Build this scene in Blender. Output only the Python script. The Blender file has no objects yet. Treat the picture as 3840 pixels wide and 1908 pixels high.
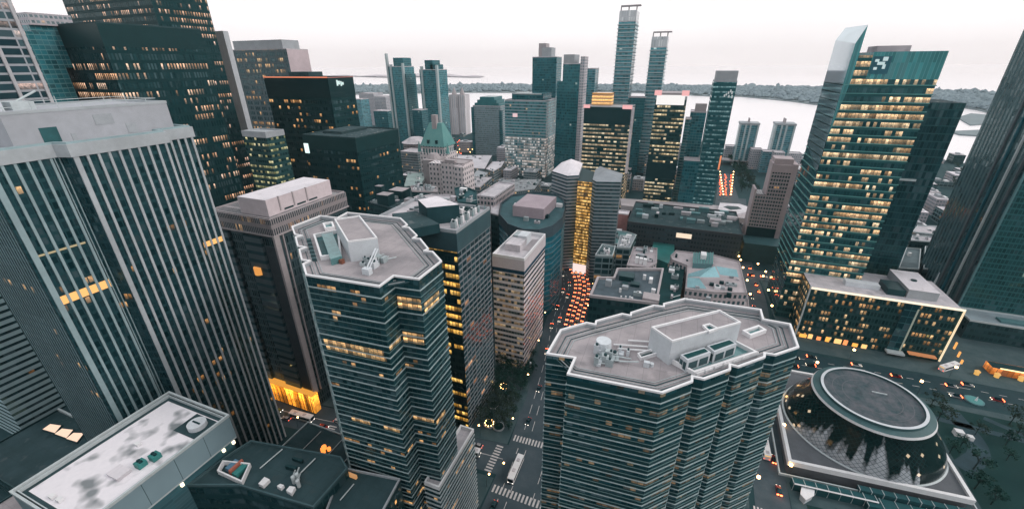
import bpy, math, random
from mathutils import Matrix, Vector
random.seed(7)
C = bpy.context.scene
COL = C.collection
# ---------------------------------------------------------------- camera numbers
F = 417.0; PITCH = math.radians(24.4); ROLL = math.radians(0.35); YAW = math.radians(21.5); H = 150.0
K = 3.75
def ray(px, py):
    x = (px / K - 512) / F; y = (py / K - 254) / F
    cr, sr = math.cos(ROLL), math.sin(ROLL)
    r = x * cr - y * sr; d = x * sr + y * cr
    cp, sp = math.cos(PITCH), math.sin(PITCH)
    X = r; Y = cp - d * sp; Z = -sp - d * cp
    c, s = math.cos(YAW), math.sin(YAW)
    return (X * c - Y * s, X * s + Y * c, Z)
def P(px, py, z=0.0):            # a surveyed image point carried to the plane at height z
    u, v, w = ray(px, py); t = (z - H) / w
    return (u * t, v * t)
def onU(px, py, U):
    u, v, w = ray(px, py); t = U / u
    return v * t, H + w * t
def onV(px, py, V):
    u, v, w = ray(px, py); t = V / v
    return u * t, H + w * t
cam = bpy.data.cameras.new('camera'); co = bpy.data.objects.new('camera', cam); COL.objects.link(co)
co.matrix_world = Matrix.Translation((0, 0, H)) @ Matrix.Rotation(YAW, 4, 'Z') @ Matrix.Rotation(math.pi / 2 - PITCH, 4, 'X') @ Matrix.Rotation(-ROLL, 4, 'Z')
cam.sensor_width = 36; cam.lens = 36 * F / 1024; cam.clip_start = 1; cam.clip_end = 60000
C.camera = co
# ---------------------------------------------------------------- node helper
class NT:
    def __init__(s, name):
        s.mat = bpy.data.materials.new(name); s.mat.use_nodes = True
        s.t = s.mat.node_tree; s.t.nodes.clear()
        s.out = s.t.nodes.new('ShaderNodeOutputMaterial')
        s.b = s.t.nodes.new('ShaderNodeBsdfPrincipled')
        s.t.links.new(s.b.outputs[0], s.out.inputs[0])
    def n(s, typ, **kw):
        x = s.t.nodes.new(typ)
        for k, v in kw.items(): setattr(x, k, v)
        return x
    def l(s, a, sock):
        if hasattr(a, 'is_output') or isinstance(a, bpy.types.NodeSocket): s.t.links.new(a, sock)
        else: sock.default_value = a
    def m(s, op, a, b=0.0, c=None, clamp=False):
        x = s.n('ShaderNodeMath', operation=op); x.use_clamp = clamp
        s.l(a, x.inputs[0]); s.l(b, x.inputs[1])
        if c is not None: s.l(c, x.inputs[2])
        return x.outputs[0]
    def mix(s, f, a, b, typ='MIX'):
        x = s.n('ShaderNodeMix', data_type='RGBA', blend_type=typ)
        s.l(f, x.inputs[0])
        s.l(a if not isinstance(a, tuple) else (*a[:3], 1), x.inputs[6]); s.l(b if not isinstance(b, tuple) else (*b[:3], 1), x.inputs[7])
        return x.outputs[2]
    def noise(s, vec, scale, detail=3, rough=.55, dim='3D'):
        x = s.n('ShaderNodeTexNoise', noise_dimensions=dim)
        if vec is not None: s.l(vec, x.inputs['Vector'])
        x.inputs['Scale'].default_value = scale; x.inputs['Detail'].default_value = detail; x.inputs['Roughness'].default_value = rough
        return x.outputs['Fac']
    def comb(s, a, b, c=0.0):
        x = s.n('ShaderNodeCombineXYZ'); s.l(a, x.inputs[0]); s.l(b, x.inputs[1]); s.l(c, x.inputs[2]); return x.outputs[0]
    def white(s, vec):
        x = s.n('ShaderNodeTexWhiteNoise', noise_dimensions='3D'); s.l(vec, x.inputs['Vector']); return x.outputs['Value']
    def ramp(s, f, a, b):       # smooth step a..b to 0..1
        x = s.n('ShaderNodeMapRange'); s.l(f, x.inputs['Value']); x.inputs['From Min'].default_value = a; x.inputs['From Max'].default_value = b
        return x.outputs[0]
    def set(s, **kw):
        for k, v in kw.items():
            s.l((*v[:3], 1) if isinstance(v, tuple) else v, s.b.inputs[k.replace('_', ' ')])
MC = {}
def tl(c):           # teal tint of the shadows put into dark base colours
    l = max(c); k = max(0., 1 - l / .16)
    return (c[0] * (1 - .55 * k), c[1] * (1 + .22 * k), c[2] * (1 + .38 * k))
def surf(name, col, rough=.8, var=.25, scale=.15, col2=None, metal=0.0, spec=.3, fine=True):
    if name in MC: return MC[name]
    col = tl(col); col2 = tl(col2) if col2 else None
    t = NT(name)
    g = t.n('ShaderNodeNewGeometry').outputs['Position']
    a = t.noise(g, scale, 5, .6); a = t.ramp(a, .3, .7)
    c2 = col2 or tuple(c * (1 - var) for c in col)
    c1 = col if col2 else tuple(min(1, c * (1 + var * .5)) for c in col)
    base = t.mix(a, c1, c2)
    if fine:
        b = t.ramp(t.noise(g, scale * 9, 3, .6), .25, .75)
        base = t.mix(t.m('MULTIPLY', b, .35), base, tuple(c * .55 for c in c1))
    t.set(Base_Color=base, Roughness=rough, Metallic=metal, Specular_IOR_Level=spec, Specular_Tint=(.45, .9, .92) if max(col) < .1 else (.9, .98, 1.))
    MC[name] = t.mat; return t.mat
def roofm(name, col, col2, sc=.09):
    if name in MC: return MC[name]
    t = NT(name); g = t.n('ShaderNodeNewGeometry').outputs['Position']; s_ = t.n('ShaderNodeSeparateXYZ'); t.l(g, s_.inputs[0])
    a = t.ramp(t.noise(g, sc, 6, .65), .32, .68); p = t.ramp(t.noise(g, sc * 2.2, 3, .5), .58, .66); f = t.ramp(t.noise(g, 1.6, 4, .7), .3, .75)
    sx = t.m('LESS_THAN', t.m('FRACT', t.m('DIVIDE', s_.outputs[0], 3.1)), .035); sy = t.m('LESS_THAN', t.m('FRACT', t.m('DIVIDE', s_.outputs[1], 7.3)), .016)
    seam = t.m('MAXIMUM', sx, sy)
    base = t.mix(a, tl(col), tl(col2)); base = t.mix(t.m('MULTIPLY', p, .35), base, tuple(c * .45 for c in tl(col2))); base = t.mix(t.m('MULTIPLY', f, .25), base, tuple(c * .55 for c in tl(col)))
    base = t.mix(t.m('MULTIPLY', seam, .30), base, tuple(c * .4 for c in tl(col2)))
    t.set(Base_Color=base, Roughness=t.m('ADD', .9, t.m('MULTIPLY', p, -.5)), Specular_IOR_Level=.35); MC[name] = t.mat; return t.mat
def glow(name, col, st):
    if name in MC: return MC[name]
    t = NT(name); t.set(Base_Color=(.02, .02, .02), Emission_Color=col, Emission_Strength=st)
    MC[name] = t.mat; return t.mat
def fac(name, wall, glass, fh=3.9, bw=1.5, mx=.08, my=(.3, .95), lit=.1, row=.4, blk=6, warm=.5, S=1.3, rough=.1, wrough=.6,
        coltop=None, tint=.35, spec=.5, seed=0., pale_refl=.12, vlines=0, vcol=None, litcol=None, far=False):
    """window-wall: floors fh high, bays bw wide; lit = share of lit panes, row = how much they gather by floor"""
    if name in MC: return MC[name]
    t = NT(name)
    wall = tl(wall); glass = tl(glass)
    uv = t.n('ShaderNodeUVMap').outputs[0]
    sp = t.n('ShaderNodeSeparateXYZ'); t.l(uv, sp.inputs[0])
    U = t.m('DIVIDE', sp.outputs[0], bw); V = t.m('DIVIDE', sp.outputs[1], fh)
    cx = t.m('FLOOR', U); cy = t.m('FLOOR', V); fx = t.m('FRACT', U); fy = t.m('FRACT', V)
    w1 = t.m('MULTIPLY', t.m('GREATER_THAN', fx, mx), t.m('LESS_THAN', fx, 1 - mx))
    w2 = t.m('MULTIPLY', t.m('GREATER_THAN', fy, my[0]), t.m('LESS_THAN', fy, my[1]))
    mask = t.m('MULTIPLY', w1, w2)
    if vlines:                      # wide piers every vlines bays
        fv = t.m('FRACT', t.m('DIVIDE', U, vlines)); pier = t.m('LESS_THAN', fv, .9 / vlines)
        mask = t.m('MULTIPLY', mask, t.m('SUBTRACT', 1.0, pier))
    r1 = t.white(t.comb(cx, cy, seed + .5))
    rb = t.white(t.comb(t.m('FLOOR', t.m('DIVIDE', t.m('ADD', cx, t.m('MULTIPLY', t.white(t.comb(cy, 3.3, seed)), 17.0)), blk)), cy, seed + 11.5))
    rr = t.white(t.comb(7.7, cy, seed + 3.5))
    zone = t.ramp(t.noise(t.comb(t.m('MULTIPLY', cx, .07), t.m('MULTIPLY', cy, .12), seed), 1.0, 2), .3, .7)
    grp = t.m('ADD', t.m('MULTIPLY', rb, .5), t.m('ADD', t.m('MULTIPLY', rr, .25), t.m('MULTIPLY', zone, .25)))
    sel = t.m('ADD', t.m('MULTIPLY', r1, 1 - row), t.m('MULTIPLY', t.ramp(grp, .2, .8), row))
    on = t.m('LESS_THAN', sel, lit)
    litm = t.m('MULTIPLY', on, mask)
    r2 = t.white(t.comb(cx, cy, seed + 21.5))
    wn = t.noise(t.comb(sp.outputs[0], sp.outputs[1], seed), .9, 3, .7)
    br = t.m('MULTIPLY', t.m('ADD', .14, t.m('MULTIPLY', t.m('POWER', r2, 1.2), .95)), t.m('ADD', .15, t.m('MULTIPLY', t.ramp(wn, .3, .7), 1.0)))
    top = t.m('ADD', .38, t.m('MULTIPLY', t.ramp(fy, .35, .75), .95))
    es = t.m('MULTIPLY', t.m('MULTIPLY', litm, br), t.m('MULTIPLY', top, S))
    lc = litcol or ((1.0, .42, .10), (1.0, .72, .38))
    ec = t.mix(t.m('ADD', t.m('MULTIPLY', rb, .6), t.m('MULTIPLY', r2, .4)), lc[0], lc[1])
    g = t.n('ShaderNodeNewGeometry').outputs['Position']
    big = t.ramp(t.noise(g, .05, 4), .3, .7)
    gl = t.mix(t.m('MULTIPLY', r2, tint * 2, clamp=True), glass, tuple(min(1, c * 2.4 + .012) for c in glass))
    gl = t.mix(t.m('MULTIPLY', big, .4), gl, tuple(c * .4 for c in glass))
    bz = t.ramp(t.noise(t.comb(t.m('MULTIPLY', cx, .11), t.m('MULTIPLY', cy, .16), seed + 7.), 1.0, 3, .6), .5, .62)
    bl = t.m('MULTIPLY', t.m('MULTIPLY', bz, pale_refl * 2.2), t.m('GREATER_THAN', t.white(t.comb(cx, cy, seed + 41.)), .45), clamp=True)
    gl = t.mix(bl, gl, (.16, .24, .27))  # pale reflection patches painted into groups of panes
    stain = t.ramp(t.noise(t.comb(sp.outputs[0], t.m('MULTIPLY', sp.outputs[1], .12)), .45, 4, .65), .3, .75)
    wl = t.mix(t.m('MULTIPLY', stain, .45), wall, tuple(c * .55 for c in wall))
    t.set(Base_Color=t.mix(mask, wl, gl), Roughness=t.m('ADD', wrough, t.m('MULTIPLY', mask, rough - wrough)),
          Emission_Color=ec, Emission_Strength=es, Specular_IOR_Level=spec, Specular_Tint=(.42, .92, .95))
    if not far:
        bp = t.n('ShaderNodeBump'); bp.inputs['Strength'].default_value = .12; bp.inputs['Distance'].default_value = .6
        t.l(t.m('MULTIPLY', mask, -.2), bp.inputs['Height'])
        wn2 = t.n('ShaderNodeTexWhiteNoise', noise_dimensions='3D'); t.l(t.comb(cx, cy, seed + 31.5), wn2.inputs['Vector'])
        v1 = t.n('ShaderNodeVectorMath', operation='SUBTRACT'); t.l(wn2.outputs['Color'], v1.inputs[0]); v1.inputs[1].default_value = (.5, .5, .5)
        v2 = t.n('ShaderNodeVectorMath', operation='SCALE'); t.l(v1.outputs[0], v2.inputs[0]); v2.inputs['Scale'].default_value = .05
        v3 = t.n('ShaderNodeVectorMath', operation='ADD'); t.l(t.n('ShaderNodeNewGeometry').outputs['Normal'], v3.inputs[0]); t.l(v2.outputs[0], v3.inputs[1])
        v4 = t.n('ShaderNodeVectorMath', operation='NORMALIZE'); t.l(v3.outputs[0], v4.inputs[0]); t.l(v4.outputs[0], bp.inputs['Normal'])
        t.l(bp.outputs[0], t.b.inputs['Normal'])
    MC[name] = t.mat; return t.mat
# ---------------------------------------------------------------- geometry helpers
def link(name, me, mat, parent=None, loc=None):
    o = bpy.data.objects.new(name, me); COL.objects.link(o)
    if mat and not me.materials: me.materials.append(mat)
    if parent: o.parent = parent
    if loc: o.location = loc
    return o
def mesh(verts, faces, uvs=None, mats=None, smooth=False):
    me = bpy.data.meshes.new('m'); me.from_pydata(verts, [], faces)
    if uvs:
        ul = me.uv_layers.new(name='UVMap'); k = 0
        for f in uvs:
            for q in f: ul.data[k].uv = q; k += 1
    if mats:
        for p, i in zip(me.polygons, mats): p.material_index = i
    if smooth:
        for p in me.polygons: p.use_smooth = True
    me.update(); return me
def ccw(poly):
    a = sum(poly[i][0] * poly[(i + 1) % len(poly)][1] - poly[(i + 1) % len(poly)][0] * poly[i][1] for i in range(len(poly)))
    return poly if a > 0 else poly[::-1]
class MB:
    """collects boxes / prisms / tubes into ONE mesh"""
    def __init__(s): s.v = []; s.f = []; s.u = []; s.mi = []
    def face(s, pts, uv=None, mi=0):
        b = len(s.v); s.v += [tuple(p) for p in pts]; s.f.append(list(range(b, b + len(pts))))
        s.u.append(uv or [(p[0], p[1]) for p in pts]); s.mi.append(mi)
    def prism(s, poly, z0, z1, top=True, bottom=False, mi=0, mt=None, poly2=None):
        poly = ccw(poly); p2 = poly2 or poly; d = 0
        for i in range(len(poly)):
            a, b = poly[i], poly[(i + 1) % len(poly)]; a2, b2 = p2[i], p2[(i + 1) % len(poly)]
            L = math.dist(a, b)
            s.face([(*a, z0), (*b, z0), (*b2, z1), (*a2, z1)], [(d, z0), (d + L, z0), (d + L, z1), (d, z1)], mi); d += L
        if top: s.face([(*p, z1) for p in p2], None, mi if mt is None else mt)
        if bottom: s.face([(*p, z0) for p in reversed(poly)], None, mi)
        return s
    def box(s, x0, x1, y0, y1, z0, z1, mi=0, bottom=True):
        return s.prism([(x0, y0), (x1, y0), (x1, y1), (x0, y1)], z0, z1, True, bottom, mi)
    def ring(s, poly, w, z0, z1, mi=0):     # hollow kerb along a polygon, w inwards (negative: outwards)
        poly = ccw(poly); q = offset(poly, w)
        if w < 0: poly, q = q, poly
        n = len(poly)
        for i in range(n):
            j = (i + 1) % n
            a, b, c, d = poly[i], poly[j], q[j], q[i]
            s.face([(*a, z0), (*b, z0), (*b, z1), (*a, z1)], None, mi)
            s.face([(*c, z0), (*d, z0), (*d, z1), (*c, z1)], None, mi)
            s.face([(*a, z1), (*b, z1), (*c, z1), (*d, z1)], None, mi)
            s.face([(*b, z0), (*a, z0), (*d, z0), (*c, z0)], None, mi)
        return s
    def tube(s, pts, r, n=6, mi=0):
        pts = [Vector(p) for p in pts]; rings = []
        for i, p in enumerate(pts):
            d = (pts[min(i + 1, len(pts) - 1)] - pts[max(i - 1, 0)]).normalized()
            a = d.cross(Vector((0, 0, 1)) if abs(d.z) < .9 else Vector((1, 0, 0))).normalized(); b = d.cross(a)
            rr = r[i] if isinstance(r, (list, tuple)) else r
            rings.append([p + (a * math.cos(t * 2 * math.pi / n) + b * math.sin(t * 2 * math.pi / n)) * rr for t in range(n)])
        for i in range(len(rings) - 1):
            for k in range(n):
                s.face([rings[i][k], rings[i + 1][k], rings[i + 1][(k + 1) % n], rings[i][(k + 1) % n]], None, mi)
        s.face(rings[-1][::-1], None, mi)
        return s
    def cyl(s, x, y, z0, z1, r, n=12, mi=0, r2=None):
        a = [(x + r * math.cos(t * 2 * math.pi / n), y + r * math.sin(t * 2 * math.pi / n)) for t in range(n)]
        r2 = r if r2 is None else r2
        b = [(x + r2 * math.cos(t * 2 * math.pi / n), y + r2 * math.sin(t * 2 * math.pi / n)) for t in range(n)]
        return s.prism(a, z0, z1, True, False, mi, None, b)
    def me(s, **kw): return mesh(s.v, s.f, s.u, s.mi, **kw)
    def add(s, name, mats, parent=None, loc=None, **kw):
        me = s.me(**kw)
        for m in (mats if isinstance(mats, (list, tuple)) else [mats]): me.materials.append(m)
        return link(name, me, None, parent, loc)
def offset(poly, w):
    n = len(poly); out = []
    for i in range(n):
        a, b, c = Vector(poly[i - 1]), Vector(poly[i]), Vector(poly[(i + 1) % n])
        d1 = (b - a).normalized(); d2 = (c - b).normalized()
        n1 = Vector((-d1.y, d1.x)); n2 = Vector((-d2.y, d2.x))
        m = n1 + n2; k = 1 + n1.dot(n2)
        if k < .15: k = .15; 
        out.append(tuple(b + m * (w / k)))
    return out
def rect(u0, u1, v0, v1): return [(u0, v0), (u1, v0), (u1, v1), (u0, v1)]
def root(name, label, cat, loc=(0, 0, 0), group=None, rz=0):
    o = bpy.data.objects.new(name, None); COL.objects.link(o); o.location = loc; o.rotation_euler.z = rz
    o.empty_display_size = .1
    o['label'] = label; o['category'] = cat
    if group: o['group'] = group
    return o
def tag(o, label, cat, group=None):
    o['label'] = label; o['category'] = cat
    if group: o['group'] = group
    return o
def setting(o): o['kind'] = 'structure'; return o
# the camera-independent placement: everything below a root is in world metres, the root sits at its base
def rel(rt, mb, name, mats, **kw):
    x, y, z = rt.location
    mb.v = [(a - x, b - y, c - z) for a, b, c in mb.v]
    return mb.add(name, mats, rt, **kw)
def inside(q, poly):
    c = False; n = len(poly)
    for i in range(n):
        a, b = poly[i], poly[i - 1]
        if (a[1] > q[1]) != (b[1] > q[1]) and q[0] < (b[0] - a[0]) * (q[1] - a[1]) / (b[1] - a[1]) + a[0]: c = not c
    return c
def tower(name, label, poly, z, mat, roofm, cat='tower', par=1.0, parm=None, z0=0, pent=(), units=0, unitm=None, group=None, seed=1, pw=.4):
    if isinstance(poly, tuple): poly = rect(*poly)
    poly = ccw(poly)
    cx = sum(p[0] for p in poly) / len(poly); cy = sum(p[1] for p in poly) / len(poly)
    rt = root(name, label, cat, (cx, cy, z0), group)
    rel(rt, MB().prism(poly, z0, z, top=False), 'wall', mat)
    m = MB(); m.face([(*p, z - .05) for p in poly]); rel(rt, m, 'roof', roofm)
    if par > 0:
        m = MB().ring(offset(poly, -.06), pw, z - .1, z + par); rel(rt, m, 'parapet', parm or roofm)
    for q in pent:
        b, h, pm = q[0], q[1], q[2]; zb = q[3] if len(q) > 3 else z
        nm = q[4] if len(q) > 4 else 'penthouse'
        pp = rect(*b) if len(b) == 4 and not isinstance(b[0], tuple) else list(b)
        p = rel(rt, MB().prism(pp, zb - .04, zb + h), nm, pm)
        if h > 2 and nm == 'penthouse': mm = MB().ring(offset(ccw(pp), -.05), .35, zb + h, zb + h + .45); rel_child(p, rt, mm, 'coping', pm)
    rnd = random.Random(seed)
    for i in range(units):
        w, d, h = rnd.uniform(1.0, 4.2), rnd.uniform(1.0, 3.6), rnd.uniform(.6, 2.6)
        u0, u1 = min(p[0] for p in poly) + 2, max(p[0] for p in poly) - 2
        v0, v1 = min(p[1] for p in poly) + 2, max(p[1] for p in poly) - 2
        if u1 - w <= u0 or v1 - d <= v0: continue
        x = rnd.uniform(u0, u1 - w); y = rnd.uniform(v0, v1 - d)
        if not all(inside(q, poly) for q in rect(x - .3, x + w + .3, y - .3, y + d + .3)): continue
        mm = MB().box(x, x + w, y, y + d, z - .04, z + h)
        if rnd.random() < .6: mm.cyl(x + w / 2, y + d / 2, z + h - .01, z + h + .35, min(w, d) * .36, 10, 1)
        rel(rt, mm, 'cooling_unit', [unitm or [M_UNIT, M_CONC, M_CAPW, M_DKWALL, M_ROOFP][i % 5], M_DARK])
        if i % 4 == 1: rel(rt, MB().tube([(x, y, z + .4), (x + rnd.uniform(-1, 5), y + rnd.uniform(2, 7), z + .4)], .22, 5), 'duct', M_COP)
    return rt
def rel_child(par, rt, mb, name, mat):
    x, y, z = rt.location
    mb.v = [(a - x, b - y, c - z) for a, b, c in mb.v]
    return mb.add(name, mat, par)
def boxRU(cz, C_, L, Bk, z=None, v0=None, U=None):
    """front-right corner C_ with left end L of the front and back end Bk of the right side -> (u0,u1,v0,v1), z"""
    if v0 is not None: u1, z = onV(*C_, v0)
    elif U is not None: v0, z = onU(*C_, U); u1 = U
    else: u1, v0 = P(*C_, z)
    u0 = onV(*L, v0)[0]; v1 = onU(*Bk, u1)[0]
    return (u0, u1, v0, v1), z
# ---------------------------------------------------------------- materials
M_UNIT = surf('painted_steel_unit', (.34, .40, .42), .5, .2, .6)
M_DARK = surf('dark_metal', (.018, .032, .034), .5, .2, .5)
M_ROOFG = roofm('grey_roof_gravel', (.40, .365, .38), (.22, .21, .225))
M_ROOFP = roofm('pale_roof_membrane', (.62, .58, .61), (.36, .36, .39), .12)
M_ROOFW = roofm('white_roof_membrane', (.80, .76, .80), (.60, .58, .62), .06)
M_ROOFD = roofm('dark_tar_roof', (.050, .065, .07), (.022, .036, .038), .12)
M_WHITE = surf('white_coping', (.72, .74, .76), .6, .1, .5)
M_COP = surf('light_metal_coping', (.50, .56, .58), .5, .15, .5)
M_CONC = surf('concrete_panel', (.36, .39, .42), .75, .15, .12)
M_PINK = surf('pinkish_stone', (.40, .365, .38), .8, .15, .12)
M_BAND = surf('floor_band_metal', (.40, .50, .52), .45, .2, .3)
M_BAND2 = surf('thin_floor_line', (.14, .23, .24), .45, .2, .3)
M_TEAL = surf('copper_green_roof', (.15, .34, .33), .7, .25, .12, (.10, .29, .29))
M_DKWALL = surf('dark_granite', (.022, .038, .040), .4, .25, .2)
M_ORANGE = glow('orange_sign_light', (1, .36, .10), 1.6)
M_WARM = glow('warm_light', (1, .78, .5), 2.2)
M_LAMP = glow('street_lamp_light', (1, .55, .20), 14)
M_TAIL = glow('tail_light_red', (1, .10, .04), 3.2)
M_HEAD = glow('headlight_white', (1, .9, .78), 4)
M_PANELW = glow('white_lit_panel', (.80, 1, .97), 1.2)
M_STEELB = surf('teal_steel', (.10, .22, .24), .5, .2, .3)
def PP(z, *pts): return [P(*p, z) for p in pts]
def zz(sc, ox, oy, *pts): return [(ox + x / sc, oy + y / sc) for x, y in pts]
M_SLATE0 = surf('slate_crown', (.07, .085, .10), .6, .2, .3)
# ---------------------------------------------------------------- facades
F_RIB = fac('rib_tower_glass', (.022, .042, .047), (.008, .020, .023), 2.6, 1.2, .10, (.26, .93), lit=.06, row=.75, blk=9, S=1.0, wrough=.4, tint=.5, seed=1)
F_SUN = fac('band_tower_glass', (.012, .028, .03), (.007, .023, .026), 1.65, 1.3, .05, (.12, .95), lit=.13, row=.78, blk=9, S=.8, tint=.45, seed=2)
F_SUNW = fac('band_tower_glass_b', (.012, .032, .034), (.007, .026, .030), 2.4, 1.3, .05, (.06, .52), lit=.30, row=.5, blk=8, S=.6, tint=.5, seed=5, pale_refl=.22)
F_RBC = fac('lit_glass_tower', (.02, .07, .072), (.010, .034, .036), 4.1, 1.5, .045, (.16, .76), lit=.55, row=.66, blk=13, S=2.0, tint=.3, seed=9, litcol=((1, .50, .18), (1, .80, .52)))
F_RBCL = fac('lit_glass_tower_side', (.02, .065, .07), (.006, .024, .028), 4.1, 3, .03, (.10, .97), lit=.02, row=.5, S=.8, rough=.05, spec=.9, seed=10)
F_RBCR = fac('dark_glass_block', (.012, .045, .047), (.006, .022, .025), 4.1, 1.5, .05, (.1, .95), lit=.05, row=.4, S=.7, seed=12)
F_POD = fac('podium_grid_glass', (.012, .032, .032), (.006, .018, .018), 4.1, 1.6, .16, (.25, .85), lit=.42, row=.3, S=1.1, seed=13)
F_TD = fac('black_steel_tower', (.004, .022, .024), (.004, .020, .022), 6.4, 2.3, .24, (.2, .84), lit=.44, row=.72, blk=14, S=1.5, litcol=((1, .45, .16), (.95, .75, .60)), spec=.25, seed=14)
F_TD2 = fac('black_steel_tower_b', (.004, .022, .024), (.004, .020, .022), 6.0, 2.5, .24, (.25, .82), lit=.46, row=.65, blk=12, S=1.3, litcol=((1, .45, .16), (.95, .70, .60)), spec=.25, seed=15)
F_TDW = fac('black_bank_tower', (.004, .024, .025), (.004, .018, .020), 5.8, 2.8, .12, (.3, .78), lit=.24, row=.45, blk=4, S=1.6, spec=.25, seed=16)
F_TDP = fac('black_low_block', (.005, .024, .026), (.004, .019, .021), 5.6, 2.4, .12, (.35, .78), lit=.20, row=.55, S=1.5, spec=.25, seed=17)
F_L9 = fac('green_lit_offices', (.02, .04, .038), (.008, .02, .02), 3.9, 2.2, .08, (.3, .75), lit=.50, row=.5, S=1.1, seed=18, litcol=((.75, .72, .28), (1, .85, .5)))
F_L6 = fac('grey_striped_tower', (.10, .10, .11), (.02, .035, .04), 7.0, 3.2, .14, (.25, .9), lit=.30, row=.8, S=.9, vlines=4, seed=19)
F_BRN = fac('brown_bay_tower', (.075, .068, .075), (.014, .022, .024), 3.8, 1.2, .2, (.2, .92), lit=.07, row=.4, S=.9, seed=20)
F_DK1 = fac('dark_grid_tower', (.20, .21, .23), (.012, .026, .03), 2.5, 3.6, .05, (.30, .96), lit=.16, row=.4, S=.8, seed=21, litcol=((1, .38, .14), (1, .6, .35)))
F_DK1F = fac('dark_tower_orange_rows', (.010, .022, .024), (.008, .018, .02), 3.6, 1.4, .08, (.3, .85), lit=.55, row=.75, blk=6, S=1.7, seed=22, litcol=((1, .45, .05), (1, .66, .2)))
F_WB = fac('white_banded_offices', (.76, .71, .74), (.02, .03, .036), 3.05, 1.6, .02, (.0, .5), lit=.50, row=.45, blk=5, S=.9, seed=23, litcol=((1, .55, .22), (1, .72, .42)))
F_WBS = fac('white_banded_side', (.80, .72, .75), (.02, .028, .034), 3.05, 1.6, .02, (.0, .48), lit=.38, row=.75, blk=14, S=.75, seed=24, litcol=((1, .62, .4), (1, .72, .5)))
F_BLUE = fac('teal_curved_glass', (.02, .10, .13), (.006, .12, .17), 2.3, 1.5, .03, (.0, .74), lit=.05, row=.3, S=.5, spec=.8, seed=25, litcol=((.1, .6, .7), (.3, .8, .9)))
F_G3 = fac('grey_banded_offices', (.32, .33, .36), (.04, .055, .065), 2.6, 1.6, .0, (.0, .5), lit=.07, row=.4, S=.7, seed=26)
F_G3D = fac('grey_banded_dark', (.22, .25, .27), (.03, .045, .05), 2.6, 1.6, .0, (.0, .5), lit=.05, row=.4, S=.7, seed=27)
F_G3L = fac('amber_lit_shaft', (.05, .04, .03), (.2, .1, .03), 2.4, 1.2, .02, (.22, .97), lit=.92, row=.3, S=1.25, seed=28, litcol=((1, .46, .08), (1, .68, .25)))
F_CON = fac('concrete_grid_hotel', (.36, .31, .33), (.03, .04, .045), 3.0, 1.9, .16, (.3, .84), lit=.03, row=.2, S=.8, seed=29)
F_BRK = fac('brown_brick_rows', (.065, .045, .052), (.018, .024, .028), 4.0, 2.4, .2, (.3, .75), lit=.03, row=.3, S=1.2, seed=30)
F_STR = fac('pale_striped_offices', (.36, .48, .52), (.008, .02, .022), 2.9, 1.8, .0, (.58, .98), lit=.10, row=.6, S=.9, seed=31)
F_FCP = fac('white_frame_tower', (.36, .36, .40), (.014, .022, .028), 4.2, 8.5, .04, (.2, .94), lit=.45, row=.85, blk=4, S=.8, seed=32, litcol=((1, .62, .50), (1, .75, .66)))  # pink reflections put into the panes as glow
F_RITZ = fac('dark_teal_grid', (.022, .085, .085), (.008, .032, .033), 3.3, 1.7, .10, (.2, .93), lit=.012, row=.1, S=1.5, seed=33, litcol=((.8, .95, .8), (1, .9, .7)))
F_RITZS = fac('dark_slate_fins', (.05, .075, .082), (.012, .03, .034), 3.3, 3.4, .25, (.02, .99), lit=.004, row=.1, S=1.0, seed=34)
F_CT = fac('teal_condo_glass', (.10, .24, .27), (.012, .075, .088), 3.1, 3.2, .05, (.16, .95), lit=.03, row=.2, S=.9, tint=.6, far=True, seed=35, litcol=((.8, .9, .85), (1, .9, .75)))
F_CT2 = fac('pale_teal_condo', (.22, .34, .38), (.03, .12, .145), 3.1, 4.0, .03, (.22, .95), lit=.03, row=.2, S=.9, tint=.6, far=True, seed=36, litcol=((.8, .9, .85), (1, .9, .75)))
F_CT3 = fac('deep_teal_tower', (.03, .12, .135), (.006, .05, .06), 3.6, 2.4, .06, (.2, .9), lit=.05, row=.3, S=.8, tint=.5, far=True, seed=37, litcol=((.7, .85, .8), (1, .85, .65)))
F_GG = fac('teal_banded_glass', (.24, .32, .35), (.02, .09, .10), 4.0, 2.4, .02, (.3, .86), lit=.05, row=.5, S=.8, tint=.8, far=True, seed=38)
F_GGL = fac('lit_lower_glass', (.24, .30, .33), (.05, .11, .12), 4.0, 2.4, .04, (.2, .86), lit=.72, row=.2, S=1.0, tint=.8, far=True, seed=39, litcol=((1, .62, .45), (.9, .85, .85)))
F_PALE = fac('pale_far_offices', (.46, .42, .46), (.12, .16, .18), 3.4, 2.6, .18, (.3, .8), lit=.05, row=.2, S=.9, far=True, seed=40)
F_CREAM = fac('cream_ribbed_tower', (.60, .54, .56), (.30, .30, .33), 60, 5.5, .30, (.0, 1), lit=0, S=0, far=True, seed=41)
F_ARCH = fac('grey_arched_tower', (.26, .30, .33), (.10, .17, .19), 3.6, 1.8, .08, (.25, .85), lit=.03, row=.3, S=.7, far=True, seed=42)
F_LIT = fac('dark_offices_warm_rows', (.012, .03, .03), (.012, .028, .028), 4.2, 3.4, .05, (.30, .74), lit=.80, row=.25, blk=3, S=1.35, far=True, seed=43, litcol=((1, .62, .32), (.95, .80, .55)))
F_LIT2 = fac('dark_offices_lit_floors', (.012, .03, .03), (.010, .026, .026), 4.0, 2.6, .05, (.28, .76), lit=.58, row=.72, blk=5, S=1.5, far=True, seed=44, litcol=((1, .70, .34), (1, .84, .58)))
F_SEA = fac('teal_tower_pale_rows', (.012, .07, .08), (.006, .05, .058), 4.4, 2.2, .06, (.32, .66), lit=.75, row=.30, blk=4, S=.55, far=True, seed=45, litcol=((.45, .75, .75), (.6, .85, .85)))
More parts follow.
